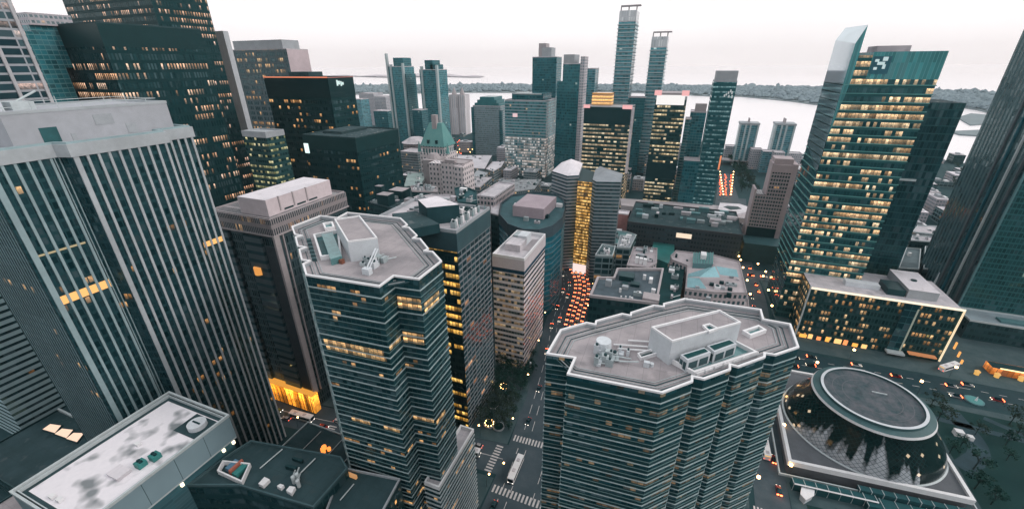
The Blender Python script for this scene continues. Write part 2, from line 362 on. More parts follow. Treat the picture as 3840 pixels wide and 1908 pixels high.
F_STONE = fac('stone_hotel_rows', (.74, .66, .68), (.06, .06, .07), 5.6, 4.6, .30, (.3, .76), lit=.04, row=.2, S=.8, seed=46)
F_STONE2 = fac('pinkish_stone_block', (.52, .45, .47), (.05, .06, .065), 4.0, 2.6, .22, (.25, .8), lit=.05, row=.2, S=.7, seed=47)
F_GRID = fac('grey_grid_offices', (.17, .24, .26), (.012, .025, .027), 3.9, 4.4, .06, (.22, .94), lit=.12, row=.3, S=.5, seed=48)
F_DARKB = fac('dark_low_block_glass', (.018, .034, .036), (.008, .02, .022), 4.0, 2.0, .1, (.3, .8), lit=.05, row=.2, S=.9, seed=49)
F_MISC = fac('mixed_low_offices', (.26, .28, .30), (.03, .06, .065), 3.6, 2.4, .12, (.3, .8), lit=.14, row=.2, S=1.0, far=True, seed=50)
F_CON2 = fac('white_wall_blank', (.5, .52, .56), (.3, .33, .36), 8, 9, .47, (.3, .4), lit=0, S=0, seed=51)
F_LOBBY = fac('glowing_amber_lobby', (.3, .14, .03), (.4, .2, .05), 10.6, 3.0, .02, (.02, .98), lit=1.1, row=.2, S=4.0, seed=52, litcol=((1, .27, .01), (1, .42, .05)))
# ---------------------------------------------------------------- setting: ground, water, islands
def sheet(name, pts, z, mat, sub=0):
    me = mesh([(*p, z) for p in ccw(pts)], [list(range(len(pts)))]); return setting(link(name, me, mat))
M_GND = surf('city_ground', (.040, .052, .056), .9, .35, .03, (.02, .032, .034))
M_ASP = surf('asphalt', (.085, .086, .098), .75, .3, .12, (.045, .05, .058), spec=.4)
M_PAVE = surf('pavement_slabs', (.085, .10, .105), .85, .3, .2, (.045, .062, .066))
M_MARK = surf('road_paint', (.62, .60, .60), .7, .3, .8)
M_LAWN = surf('dark_winter_lawn', (.012, .030, .026), .95, .4, .08, (.022, .034, .032))
def wmat():
    t = NT('lake_water'); g = t.n('ShaderNodeNewGeometry').outputs['Position']
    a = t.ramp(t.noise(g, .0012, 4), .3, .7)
    t.set(Base_Color=t.mix(a, (.84, .81, .83), (.76, .74, .77)), Roughness=.28, Specular_IOR_Level=.5)  # pale base colour stands in for the sky mirrored in the lake
    return t.mat
shore = PP(0, (1250, 462), (1500, 470), (1800, 500), (2150, 520), (2500, 540), (2740, 560), (3000, 575), (3300, 590), (3560, 600), (3840, 650))
sheet('ground', [(-9000, -1500), (2500, -1500), (2500, 60), (900, shore[-1][1])] + shore[::-1] + [(-3500, 1500), (-9000, 1500)], 0, M_GND)
sheet('lake_water', [(-40000, -2000), (30000, -2000), (30000, 50000), (-40000, 50000)], -2.0, wmat())
M_ISL = surf('island_ground', (.20, .25, .27), .9, .2, .01)  # distance haze put into the island, woodland and far-shore colours
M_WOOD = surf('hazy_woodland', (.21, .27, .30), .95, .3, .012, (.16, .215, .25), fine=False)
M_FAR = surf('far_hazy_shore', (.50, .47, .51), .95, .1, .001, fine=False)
isl = PP(0, (1200, 356), (1500, 350), (1750, 346), (2000, 347), (2300, 345), (2480, 350), (2660, 360), (2780, 361), (2850, 368), (2960, 378), (3060, 392), (3300, 400), (3480, 410), (3560, 395), (3660, 410), (3840, 450))
back = PP(0, (1200, 326), (1500, 322), (1900, 322), (2300, 324), (2700, 327), (3060, 332), (3480, 345), (3660, 352), (3840, 372))
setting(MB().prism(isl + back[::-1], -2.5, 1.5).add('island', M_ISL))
def blobs(name, spots, mat, seg=6):
    v = []; f = []; rnd = random.Random(3)
    for (x, y, r, h) in spots:
        b = len(v); n = seg
        for k, (rr, hh) in enumerate(((.55, 0), (1, .35), (.8, .7), (.35, .95))):
            for t in range(n):
                a = t * 2 * math.pi / n + k * .4; q = r * rr * rnd.uniform(.75, 1.2)
                v.append((x + q * math.cos(a), y + q * math.sin(a), h * hh * rnd.uniform(.85, 1.1) + 1))
        v.append((x, y, h * rnd.uniform(.95, 1.15) + 1))
        for k in range(3):
            for t in range(n):
                f.append((b + k * n + t, b + k * n + (t + 1) % n, b + (k + 1) * n + (t + 1) % n, b + (k + 1) * n + t))
        for t in range(n): f.append((b + 3 * n + t, b + 3 * n + (t + 1) % n, b + 4 * n))
    return link(name, mesh(v, f), mat)
rnd = random.Random(11); spots = []
for i in range(5200):
    px = rnd.uniform(1200, 3780)
    for j in range(len(isl) - 1):
        pass
    def yat(line, px):
        for a, b in zip(line, line[1:]):
            if a[0] <= px <= b[0]: return a[1] + (b[1] - a[1]) * (px - a[0]) / (b[0] - a[0])
        return line[-1][1]
    yi = yat([(1200, 356), (1500, 350), (1750, 346), (2000, 347), (2300, 345), (2480, 350), (2660, 360), (2780, 361), (2850, 368), (2960, 378), (3060, 392), (3300, 400), (3480, 410), (3560, 395), (3660, 410), (3840, 450)], px)
    yb = yat([(1200, 327), (1900, 323), (2300, 325), (2700, 328), (3060, 333), (3480, 346), (3660, 353), (3840, 373)], px)
    q = rnd.random() ** .7
    py = yi + (yb - yi) * q - 1
    x, y = P(px, py)
    spots.append((x, y, rnd.uniform(9, 20) * (1 + q * .5), rnd.uniform(11, 22) * (1.5 if rnd.random() < .06 else 1)))
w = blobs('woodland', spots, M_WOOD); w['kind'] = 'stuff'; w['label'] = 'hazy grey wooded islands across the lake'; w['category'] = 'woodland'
far = []
for px in range(1180, 1790, 6): far.append((*P(px, 288 - 1.5 * math.sin(px * .02)), 120, 28 + 12 * math.sin(px * .013) + 7 * math.sin(px * .05)))
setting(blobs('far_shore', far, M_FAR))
# airport spit on the right
setting(MB().prism(PP(0, (3560, 492), (3700, 486), (3760, 496), (3740, 512), (3600, 504)), -2.5, 1.2).add('sand_spit', M_ISL))
setting(MB().prism(PP(0, (3590, 440), (3640, 425), (3700, 430), (3720, 462), (3640, 468)), -2.5, 1.2).add('small_island', M_ISL))
# ---------------------------------------------------------------- streets
def strip(path, w):
    L = []; R = []
    for i, p in enumerate(path):
        a = Vector(path[max(i - 1, 0)]); b = Vector(path[min(i + 1, len(path) - 1)]); d = (b - a).normalized(); n = Vector((-d.y, d.x))
        L.append(tuple(Vector(p) + n * w)); R.append(tuple(Vector(p) - n * w))
    return L + R[::-1]
def smooth(path, it=2):
    for _ in range(it):
        q = [path[0]]
        for a, b in zip(path, path[1:]):
            q += [tuple(Vector(a).lerp(Vector(b), .25)), tuple(Vector(a).lerp(Vector(b), .75))]
        path = q + [path[-1]]
    return path
UNI = smooth([(-36, 10), (-36, 110), (-40, 150), (-45, 190), (-52, 225), (-54, 262), (-62, 290), (-84, 318), (-120, 345), (-170, 380)])
KING = [(-420, 86), (-260, 93), (-150, 101), (-57, 113), (60, 119), (400, 125)]
SIM = smooth([(51, 20), (52, 150), (60, 225), (67, 290), (66, 330), (64, 373), (74, 480), (80, 560)])
WEL = [(-30, 226), (66, 230), (152, 233), (400, 233)]
FRONT = [(-420, 300), (-120, 318), (-40, 325), (60, 338), (200, 350), (400, 360)]
HWY = smooth([(60, 620), (70, 560), (78, 520)])
def road(path, w, z, name='road'):
    o = setting(MB().prism(strip(path, w), z - .3, z).add(name, M_ASP))
    return o
road(KING, 7.5, .016); road(UNI, 12.5, .024); road(SIM, 6, .020); M_ASPD = surf('shaded_asphalt', (.026, .036, .042), .7, .3, .12, (.016, .024, .03)); setting(MB().prism(strip(WEL, 9), -.3, .012).add('road', M_ASPD)); road(FRONT, 9, .008)  # street behind the hall: its shade is put into a darker asphalt colour
YORK = [(-128, 130), (-124, 200), (-120, 300)]
def lane_paint(path, offs, dash, z):
    m = MB()
    for off in offs:
        q = []
        for i, p in enumerate(path):
            a = Vector(path[max(i - 1, 0)]); b = Vector(path[min(i + 1, len(path) - 1)]); d = (b - a).normalized()
            q.append(Vector(p) + Vector((-d.y, d.x)) * off)
        for a, b in zip(q, q[1:]):
            L = (b - a).length; d = (b - a) / L; n = Vector((-d.y, d.x)) * .12; s = 0
            while s < L:
                e = min(s + (3 if dash else 9), L); p0 = a + d * s; p1 = a + d * e
                m.face([(*(p0 - n), z), (*(p1 - n), z), (*(p1 + n), z), (*(p0 + n), z)]); s = e + (4 if dash else 0)
    return m
setting(lane_paint(UNI, (-8, -4.5, 4.5, 8), True, .030).add('lane_markings', M_MARK))
setting(lane_paint(KING, (0.1,), False, .022).add('centre_line', M_MARK))
setting(lane_paint(WEL, (-3, 3), True, .018).add('lane_markings', M_MARK))
def zebra(x, y, w, L, ang, n=9):
    m = MB(); c, s = math.cos(ang), math.sin(ang)
    for i in range(n):
        o = (i - n / 2) * w / n
        q = [(o, -L / 2), (o + w / n * .5, -L / 2), (o + w / n * .5, L / 2), (o, L / 2)]
        m.face([(x + a * c - b * s, y + a * s + b * c, .034) for a, b in q])
    return setting(m.add('crossing_marking', M_MARK))
zebra(-36, 100, 24, 3.2, 0, 16); zebra(-38, 126, 22, 3.2, .05, 16); zebra(-53, 113, 14, 3, math.pi / 2, 10); zebra(-23, 113, 14, 3, math.pi / 2, 10)
zebra(-128, 95.5, 14, 4.0, math.pi / 2 + .1, 11); zebra(51, 127, 11, 3, 0, 9)
def pave(pts, h=.13, name='pavement', m=M_PAVE): return setting(MB().prism(pts, -.1, h).add(name, m))
pave([(-130, 20), (-49.5, 20), (-49.5, 104), (-62, 103.5), (-140, 94)])
pave([(-116, 112.5), (-50.5, 121), (-52, 150), (-58, 190), (-66, 225), (-66.5, 262), (-75, 281), (-112, 308), (-116, 200)])
pave([(-22, 20), (44, 20), (44, 110), (-22.5, 107)])
pave([(-26, 122.5), (44, 126), (45.5, 150), (53, 220), (-30, 216), (-32, 190), (-27, 150)])
pave([(-38, 235.5), (52.5, 240), (60, 290), (60, 328), (-30, 316), (-43, 290), (-40, 262)])
pave([(58.5, 126), (330, 130), (330, 223), (68, 219), (59, 150)])
pave([(75, 242.5), (330, 242.5), (330, 340), (73, 329)])
pave([(-260, 101.5), (-152, 109), (-135, 111), (-133, 200), (-260, 200)])
# lawns round the concert hall and the sunken garden
pave([(122, 134), (320, 136), (320, 216), (128, 216)], .17, 'lawn', M_LAWN)
pave([(64, 128), (120, 131), (119, 139), (64, 136)], .17, 'lawn', M_LAWN)
M_PATH = surf('pale_path', (.055, .06, .07), .9, .3, .2)
for pth, w in ((smooth([(124, 140), (150, 150), (170, 172), (172, 200), (150, 214)]), 1.4), (smooth([(138, 214), (140, 190), (126, 176)]), 3.5), (smooth([(128, 206), (200, 200), (300, 205)]), 1.6)):
    setting(MB().prism(strip(pth, w), .05, .19).add('garden_path', M_PATH))
def two_walls(rt, poly, z0, z, mats, name='wall'):
    mb = MB().prism(poly, z0, z, top=False)
    for i, f in enumerate(mb.f):
        a, b = mb.v[f[0]], mb.v[f[1]]
        mb.mi[i] = 0 if abs(b[0] - a[0]) > abs(b[1] - a[1]) else 1
    return rel(rt, mb, name, mats)
_tower = tower
def tower(name, label, poly, z, mat, *a, **k):
    rt = _tower(name, label, poly, z, mat[0] if isinstance(mat, list) else mat, *a, **k)
    if isinstance(mat, list):
        w = [c for c in COL.objects if c.parent == rt and c.name.split('.')[0] == 'wall'][0]
        me = w.data; me.materials.append(mat[1])
        for p in me.polygons:
            if abs(p.normal.x) > abs(p.normal.y): p.material_index = 1
    return rt
# ------------------------------------------------ the two banded towers with notched roofs
zs = 106.
SLE = [P(*q, zs) for q in zz(3.764, 1060, 760, (325, 1005), (1360, 1170), (1565, 1020), (1920, 1065), (2245, 810), (2120, 675), (2010, 662), (2060, 637), (1945, 495), (1845, 488), (1900, 450), (1785, 335), (1705, 328), (1765, 300), (1665, 205), (910, 125), (770, 200), (530, 170), (125, 325), (165, 437), (252, 452), (175, 470), (205, 600), (310, 617), (225, 645), (262, 795), (365, 807), (280, 850))]
zw = 95.
SLW = [P(*q, zw) for q in zz(2.576, 2020, 1100, (75, 573), (345, 612), (275, 768), (1195, 950), (1490, 840), (1490, 795), (1600, 818), (1855, 725), (1855, 680), (1930, 700), (2190, 605), (2190, 570), (2290, 585), (2515, 510), (2435, 285), (2175, 238), (2150, 145), (1410, 40), (1205, 90), (1205, 115), (1110, 105), (890, 175), (885, 200), (805, 185), (550, 255), (545, 285), (460, 270), (210, 340))]
M_CAPW = surf('white_parapet_cap', (.80, .80, .82), .5, .08, .5)
M_PLAST = surf('pale_plaster_box', (.60, .64, .68), .7, .15, .2)
M_SLOT = surf('dark_teal_slot', (.03, .10, .105), .5, .3, .4)  # dark teal for slots and sunken wells
M_SKY = surf('teal_glazed_panel', (.10, .24, .25), .2, .3, .6, spec=.7)
M_RAIL = surf('grey_track_rail', (.36, .40, .42), .6, .2, .4)
M_TRK = surf('dark_track_gap', (.06, .085, .09), .8, .2, .4)
def banded(name, label, poly, z, fmat, fh, seed, thin=.12, thick=.28):
    poly = ccw(poly); cx = sum(p[0] for p in poly) / len(poly); cy = sum(p[1] for p in poly) / len(poly)
    rt = root(name, label, 'office tower', (cx, cy, 0))
    rel(rt, MB().prism(poly, 0, z - .42, top=False), 'glass_wall', fmat)
    m = MB(); m.face([(*p, z - 1.3) for p in poly]); rel(rt, m, 'roof', M_ROOFG)
    rel(rt, MB().ring(offset(poly, -.08), .44, z - .42, z), 'parapet', M_CAPW); rel(rt, MB().ring(offset(poly, .03), .3, z - 1.4, z - .43), 'parapet_wall', M_CONC)
    for k, (w, mt) in enumerate(((1.5, M_TRK), (2.2, M_RAIL), (2.9, M_TRK), (3.6, M_RAIL))):
        q = simp(offset(simp(poly), w)); rel(rt, MB().ring(q, .16, z - 1.32, z - 1.12), 'track_rail', mt)
    n = int((z - 3) / fh); first = {}
    out = offset(poly, -.16)
    for k in range(1, n + 1):
        zb = z - 1 - k * fh - .6
        if zb < 1: break
        kind = 1 if (k % 2 == 1 if k > 7 else k in (1, 5)) else 0
        if kind not in first:
            first[kind] = rel(rt, MB().ring(out, .18, 0, thick if kind else thin), 'floor_band', [M_BAND2, M_BAND][kind]); first[kind].location.z = zb
        else:
            c = first[kind].copy(); COL.objects.link(c); c.parent = rt; c.location.z = zb
    return rt
def simp(poly, d=2.4):                # drop the small notches for the inner tracks
    poly = ccw(poly); out = []
    n = len(poly)
    hull = sorted(set(poly)); 
    def half(pts):
        h = []
        for p in pts:
            while len(h) > 1 and (h[-1][0] - h[-2][0]) * (p[1] - h[-2][1]) - (h[-1][1] - h[-2][1]) * (p[0] - h[-2][0]) <= 0: h.pop()
            h.append(p)
        return h
    lo = half(hull); up = half(hull[::-1]); hl = lo[:-1] + up[:-1]
    for p in hl:
        if not out or math.dist(p, out[-1]) > d: out.append(p)
    return out
t = banded('banded_tower', 'glass tower with notched grey roof and amber lit window bands left of the avenue', SLE, zs, F_SUN, 1.65, 1)
Z3 = lambda z, *p: [P(*q, z) for q in zz(3.764, 1060, 760, *p)]
zr = zs - 1.3
pb = Z3(110, (730, 240), (1090, 190), (1340, 505), (920, 560))
p = rel(t, MB().prism(pb, zr, 110), 'penthouse', M_PLAST); rel_child(p, t, MB().ring(pb, .34, 110, 110.4), 'coping', M_CAPW)
m = MB(); m.face([(*q, 110.04) for q in offset(ccw(pb), .5)]); rel_child(p, t, m, 'penthouse_roof', M_ROOFG)
hb = Z3(zr, (570, 322), (712, 300), (742, 372), (602, 398)); p = rel(t, MB().ring(hb, .5, zr, zr + 1.0), 'roof_hatch', M_CAPW); m = MB(); m.face([(*q, zr + .3) for q in ccw(hb)]); rel_child(p, t, m, 'hatch_pane', M_SKY)
sl = Z3(zr, (440, 490), (800, 420), (840, 770), (540, 810)); rel(t, MB().ring(sl, .5, zr, zr + 1.2), 'plant_well_kerb', M_CAPW)
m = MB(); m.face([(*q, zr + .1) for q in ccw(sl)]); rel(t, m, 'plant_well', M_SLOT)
sg = Z3(zr + 2, (545, 430), (700, 405), (835, 735), (672, 780)); rel(t, MB().prism(sg, zr, zr + 1.8), 'cooling_unit', M_SKY)
for i in range(6):
    a = 500 + i * 52; q = Z3(zr + .8, (330 + i * 15, a), (395 + i * 15, a - 4), (402 + i * 15, a + 20), (337 + i * 15, a + 24)); rel(t, MB().prism(q, zr, zr + .8), 'vent_louvre', M_TRK)
r2 = random.Random(4)
def plant(rt, x, y, z, n, spread, seed, ang=.0):
    r2 = random.Random(seed)
    for i in range(n):
        a, b = x + r2.uniform(-spread, spread), y + r2.uniform(-spread, spread); w, d, h = r2.uniform(.5, 1.8), r2.uniform(.5, 1.8), r2.uniform(.5, 2.3)
        m = MB().box(a - w / 2, a + w / 2, b - d / 2, b + d / 2, z - .03, z + h)
        if i % 2: m.cyl(a, b, z + h - .01, z + h + .4, min(w, d) * .36, 8, 1)
        rel(rt, m, 'cooling_unit', [[M_UNIT, M_PLAST, M_COP][i % 3], M_DARK])
    for i in range(max(2, n // 3)):
        a, b = x + r2.uniform(-spread, spread), y + r2.uniform(-spread, spread); l = r2.uniform(2, 5)
        rel(rt, MB().tube([(a, b, z + .5), (a + l * math.cos(ang), b + l * math.sin(ang), z + .5 + r2.uniform(-.2, .8))], .14), 'pipe', M_COP)
F_STRIP = fac('amber_window_strip', (.02, .04, .04), (.05, .06, .05), 1.65, 1.3, .05, (.1, .96), lit=1.1, row=.2, S=1.5, seed=77, litcol=((1, .40, .10), (1, .62, .26)))
def faceZ(A, B, px, py):
    u, v, w = ray(px, py); nx, ny = B[1] - A[1], -(B[0] - A[0]); k = (A[0] * nx + A[1] * ny) / (u * nx + v * ny); L = math.dist(A, B)
    return ((u * k - A[0]) * (B[0] - A[0]) + (v * k - A[1]) * (B[1] - A[1])) / L / L, H + w * k
def strip_on(e, p0, p1, h, poly=SLE):
    A, B = poly[e], poly[e + 1]; f0, z0 = faceZ(A, B, *p0); f1, z1 = faceZ(A, B, *p1); f0, f1 = max(f0, .02), min(f1, .99); z0 = round((z0 + z1) / 2 / 1.65) * 1.65
    a, b = Vector(lerp2(A, B, f0)), Vector(lerp2(A, B, f1)); d = (b - a).normalized(); n_ = Vector((d.y, -d.x)) * .1; a += n_; b += n_; L = (b - a).length
    m = MB(); m.face([(*a, z0 - h / 2), (*b, z0 - h / 2), (*b, z0 + h / 2), (*a, z0 + h / 2)], [(0, 0), (L, 0), (L, h), (0, h)]); rel(t, m, 'lit_window_strip', F_STRIP)
def lerp2(a, b, f): return (a[0] + (b[0] - a[0]) * f, a[1] + (b[1] - a[1]) * f)
strip_on(2, (1490, 1130), (1582, 1150), 3.3); strip_on(3, (1590, 1148), (1645, 1100), 3.3)
strip_on(0, (1215, 1275), (1440, 1325), 1.65); strip_on(1, (1455, 1315), (1500, 1262), 1.65); strip_on(2, (1512, 1262), (1590, 1275), 3.3)
strip_on(0, (1225, 1300), (1450, 1348), 1.65); strip_on(0, (1320, 1570), (1390, 1590), 1.65); strip_on(2, (1540, 1566), (1628, 1580), 1.65); strip_on(3, (1635, 1575), (1668, 1535), 1.65); strip_on(0, (1440, 1598), (1500, 1612), 1.65)
x, y = Z3(zr, (1290, 850))[0]; plant(t, x, y, zr, 12, 2.1, 5, .8)
# window-cleaning crane
x, y = Z3(zr, (1200, 1000))[0]
m = MB().box(x - 1, x + 1, y - .7, y + .7, zr, zr + 1.6).tube([(x, y, zr + 1.5), (x - 2.2, y + 6.5, zr + 3.6)], .22).tube([(x + .7, y, zr + 1.5), (x - 1.5, y + 6.5, zr + 3.6)], .16)
rel(t, m, 'cleaning_crane', M_PLAST)
x, y = Z3(zr, (840, 850))[0]; rel(t, MB().box(x - .5, x + .5, y - .5, y + .5, zr, zr + 1.1).cyl(x - 1, y + .6, zr, zr + .7, .5), 'rusty_crate', surf('rust_brown', (.22, .09, .06)))
# its lower annex
an = (-54.6, -49.8, 68, 90.5)
rel(t, MB().prism(rect(*an), 0, 39, top=False), 'annex_wall', F_SUN); m = MB(); m.face([(*q, 38.9) for q in rect(*an)]); rel(t, m, 'annex_roof', M_ROOFP); rel(t, MB().ring(offset(rect(*an), -.1), .5, 38.6, 40), 'annex_parapet', M_CAPW)
fb = None
for k in range(1, 20):
    if fb is None: fb = rel(t, MB().ring(offset(rect(*an), -.2), .22, 0, .5), 'annex_floor_band', M_COP); fb.location.z = 39 - k * 1.9
    else:
        c = fb.copy(); COL.objects.link(c); c.parent = t; c.location.z = 39 - k * 1.95
# right one
t = banded('banded_tower', 'wide glass tower with many notched roof and teal reflections in the centre foreground', SLW, zw, F_SUNW, 1.2, 2, .07, .2)
Z4 = lambda z, *p: [P(*q, z) for q in zz(2.576, 2020, 1100, *p)]
zr = zw - 1.3
pb = Z4(99.3, (1085, 330), (1745, 165), (1955, 285), (1290, 470))
p = rel(t, MB().prism(pb, zr, 99.3), 'penthouse', M_PLAST); rel_child(p, t, MB().ring(pb, .34, 99.3, 99.7), 'coping', M_CAPW)
m = MB(); m.face([(*q, 99.34) for q in offset(ccw(pb), .5)]); rel_child(p, t, m, 'penthouse_roof', M_ROOFG)
nb = Z4(99.8, (1580, 300), (1650, 283), (1740, 330), (1650, 365)); rel_child(p, t, MB().ring(nb, .35, 99.3, 99.85), 'stair_well_kerb', M_CAPW); m = MB(); m.face([(*q, 99.4) for q in ccw(nb)]); rel_child(p, t, m, 'stair_well', M_SLOT)
hb = Z4(zr, (1958, 385), (2115, 332), (2195, 380), (2040, 435)); p = rel(t, MB().ring(hb, .5, zr, zr + 1.0), 'roof_hatch', M_CAPW); m = MB(); m.face([(*q, zr + .3) for q in ccw(hb)]); rel_child(p, t, m, 'hatch_pane', M_SKY)
wl = Z4(zr + .1, (1230, 640), (1820, 440), (2110, 590), (1500, 790)); rel(t, MB().ring(wl, .45, zr - .02, zr + 1.0), 'plant_well_kerb', M_CAPW); m = MB(); m.face([(*q, zr + .1) for q in ccw(wl)]); rel(t, m, 'plant_well', M_SKY)
M_GRN = surf('dark_green_grille', (.012, .05, .048), .5, .2, .6)
for q in (((1370, 585), (1600, 515), (1665, 562), (1440, 640)), ((1625, 500), (1840, 435), (1915, 480), (1700, 560))):
    b = Z4(zr + 3.0, *q); o = rel(t, MB().prism(b, zr, zr + 3.0), 'cooling_unit', M_PLAST); m = MB(); m.face([(*w, zr + 3.06) for w in offset(ccw(b), .35)]); rel_child(o, t, m, 'fan_grille', M_GRN)
    bb = ccw(b)
    for e in range(4):        # louvre panels on the sides
        a_, b_ = Vector(bb[e]), Vector(bb[(e + 1) % 4]); nn = Vector(((b_ - a_).y, -(b_ - a_).x)).normalized() * .05
        for s0, s1 in ((.08, .46), (.54, .92)):
            A = a_.lerp(b_, s0) + nn; B = a_.lerp(b_, s1) + nn
            m = MB(); m.face([(*A, zr + .4), (*B, zr + .4), (*B, zr + 2.2), (*A, zr + 2.2)]); rel_child(o, t, m, 'louvre', M_TRK)
for i in range(7):
    q = Z4(zr + .6, (1500 + i * 88, 755 - i * 30), (1570 + i * 88, 730 - i * 30), (1600 + i * 88, 748 - i * 30), (1530 + i * 88, 772 - i * 30)); o = rel(t, MB().ring(q, .18, zr, zr + .7), 'skylight', M_CAPW); m = MB(); m.face([(*w, zr + .45) for w in ccw(q)]); rel_child(o, t, m, 'skylight_pane', M_TRK)
q = Z4(zr + .2, (950, 590), (1195, 515), (1245, 560), (985, 640)); m = MB(); m.face([(*w, zr + .06) for w in ccw(q)]); rel(t, m, 'plant_slot', M_GRN); rel(t, MB().ring(q, .3, zr, zr + .8), 'slot_kerb', M_CAPW)
x, y = Z4(zr, (620, 640))[0]; plant(t, x, y, zr, 11, 2.0, 8, .2)
x, y = Z4(zr, (770, 620))[0]; plant(t, x, y, zr, 8, 2.2, 9, .1)
x, y = Z4(zr, (620, 545))[0]; rel(t, MB().cyl(x, y, zr, zr + 2.6, 1.9, 16, 0, 1.6), 'water_tank', M_PLAST)
x, y = Z4(zr, (1040, 700))[0]; rel(t, MB().box(x - .6, x + .6, y - .4, y + .4, zr, zr + 1.2).cyl(x + 1, y + .4, zr, zr + .8, .4), 'vent_box', M_PLAST)
for (a, b) in ((860, 520), (900, 560), (1000, 480)):
    x, y = Z4(zr, (a, b))[0]; rel(t, MB().tube([(x - 3, y - .6, zr + .5), (x + 4, y + 1.2, zr + .5)], .2), 'pipe', M_CAPW)
# ------------------------------------------------ ribbed tower
M_RIBC = surf('ribbed_concrete', (.31, .42, .45), .7, .2, .09)
M_RIBC2 = surf('pinkish_ribbed_concrete', (.43, .47, .50), .7, .2, .09)
RB = [(-143.5, 42.8), (-143.5, 56.2), (-140, 57.4), (-140, 79.6), (-144.3, 80.2), (-144.3, 89.8), (-172, 89.8), (-172, 42.8)]
t = tower('ribbed_tower', 'tall office tower at left with close pale vertical ribs and a blank grey penthouse', RB, 132.6, F_RIB, M_CONC, cat='office tower', par=.8, parm=M_RIBC, pw=.8)
rel(t, MB().ring(offset(ccw(RB), -.55), .9, 129.8, 132.9), 'frieze', M_RIBC2)
def rib(u, v, wu, wv, mt, z1=129.9, nm='rib'):
    o = rel(t, MB().box(u - wu / 2, u + wu / 2, v - wv / 2, v + wv / 2, 0, z1), nm, mt); return o
for i in range(6): rib(-143.35, 43.9 + i * 2.15, .4, .56 if i else 1.2, M_RIBC)
for q in (55.3, 56.2): rib(-143.3, q, .3, .2, M_RIBC)
for i in range(10): rib(-139.85, 58.0 + i * 2.33, .4, 1.1 if i == 0 else .6, M_RIBC2)
for i in range(5): rib(-144.15, 80.9 + i * 2.12, .4, .65, M_RIBC2)
for i in range(19): rib(-144.9 - i * 1.42, 42.75, .14, .12, M_RIBC)
ph = rect(-172, -146.2, 50.5, 86.5)
p = rel(t, MB().prism(ph, 132.5, 140.2), 'penthouse', surf('smooth_grey_render', (.40, .42, .46), .8, .1, .05)); rel_child(p, t, MB().ring(offset(ph, -.1), .5, 140.1, 140.8), 'coping', M_RIBC2)
for (y0, y1, z0, z1, mt) in ((56.0, 59.4, 133.0, 136.6, M_SLOT), (61.6, 62.6, 132.6, 134.6, M_CONC), (74.2, 76.6, 133.0, 135.6, M_CONC), (67.5, 71.8, 136.0, 138.6, M_CONC)):
    rel_child(p, t, MB().box(-146.2, -146.1, y0, y1, z0, z1), 'louvre_panel', mt)
rel(t, MB().box(-168, -158, 48, 56, 140.1, 144.6), 'cooling_unit', M_PLAST); rel(t, MB().box(-166, -158, 57.5, 62, 140.1, 142.2).tube([(-160, 59, 142), (-160, 64, 144.5)], .25), 'hoist', M_COP)
for i in range(7): rel(t, MB().tube([(-147.5, 52 + i * 5, 140.6), (-147.5, 52 + i * 5, 141.6 + (i % 3))], .09), 'mast', M_COP)
rel(t, MB().ring(rect(-170, -148, 52, 85), .15, 141.5, 141.65), 'guard_rail', M_COP)
# lit strips behind the ribs
M_AMB = glow('amber_office_strip', (1, .50, .16), 1.2)
for (v0_, v1_, zz_) in ((44.6, 55.2, onU(430, 1052, -143.5)[1] - 1.1),):
    rel(t, MB().box(-143.5, -143.42, v0_, v1_, zz_, zz_ + 2.3), 'lit_window_strip', M_AMB)
_z = onU(800, 905, -144.2)[1]; rel(t, MB().box(-144.3, -144.22, 82.6, 89.2, _z - .9, _z + .9), 'lit_window_strip', M_AMB)
rel(t, MB().box(-143.5, -143.42, 44.4, 54.0, 107.4, 107.9), 'lit_window_strip', glow('dim_office_strip', (1, .8, .45), .45))
# ------------------------------------------------ striped block left of it, with dark podium and lit skylights
t = tower('striped_block', 'pale block with dark horizontal window stripes at the left edge below the ribbed tower', (-285, -245, 46, 84), 88, F_STR, M_ROOFG, cat='office block', z0=0)
t = tower('dark_podium', 'low black roofed podium with three peach lit rooflights beside the ribbed tower', (-243, -174, 30, 84), 9.5, F_DARKB, M_ROOFD, cat='podium', par=.6, parm=M_DKWALL)
M_PEACH = glow('peach_rooflight', (1, .70, .52), 1.1)
for q in (((155, 1607), (188, 1584), (232, 1590), (205, 1622)), ((200, 1624), (232, 1601), (277, 1606), (248, 1641)), ((243, 1642), (275, 1617), (318, 1618), (288, 1656))):
    b = PP(10.3, *q); o = rel(t, MB().prism(b, 9.4, 10.1), 'rooflight', M_DARK); m = MB(); m.face([(*w, 10.14) for w in offset(ccw(b), .25)]); rel_child(o, t, m, 'pane', M_PEACH)
rel(t, MB().box(-243, -176, 57.5, 58.2, 9.4, 10.6), 'roof_upstand', M_COP)
t = tower('louvred_block', 'dark louvred low block with grey roof plate in the bottom left corner', (-176, -146, 4, 36), 30, F_RITZS, M_ROOFG, cat='building', par=.5, parm=M_DKWALL)
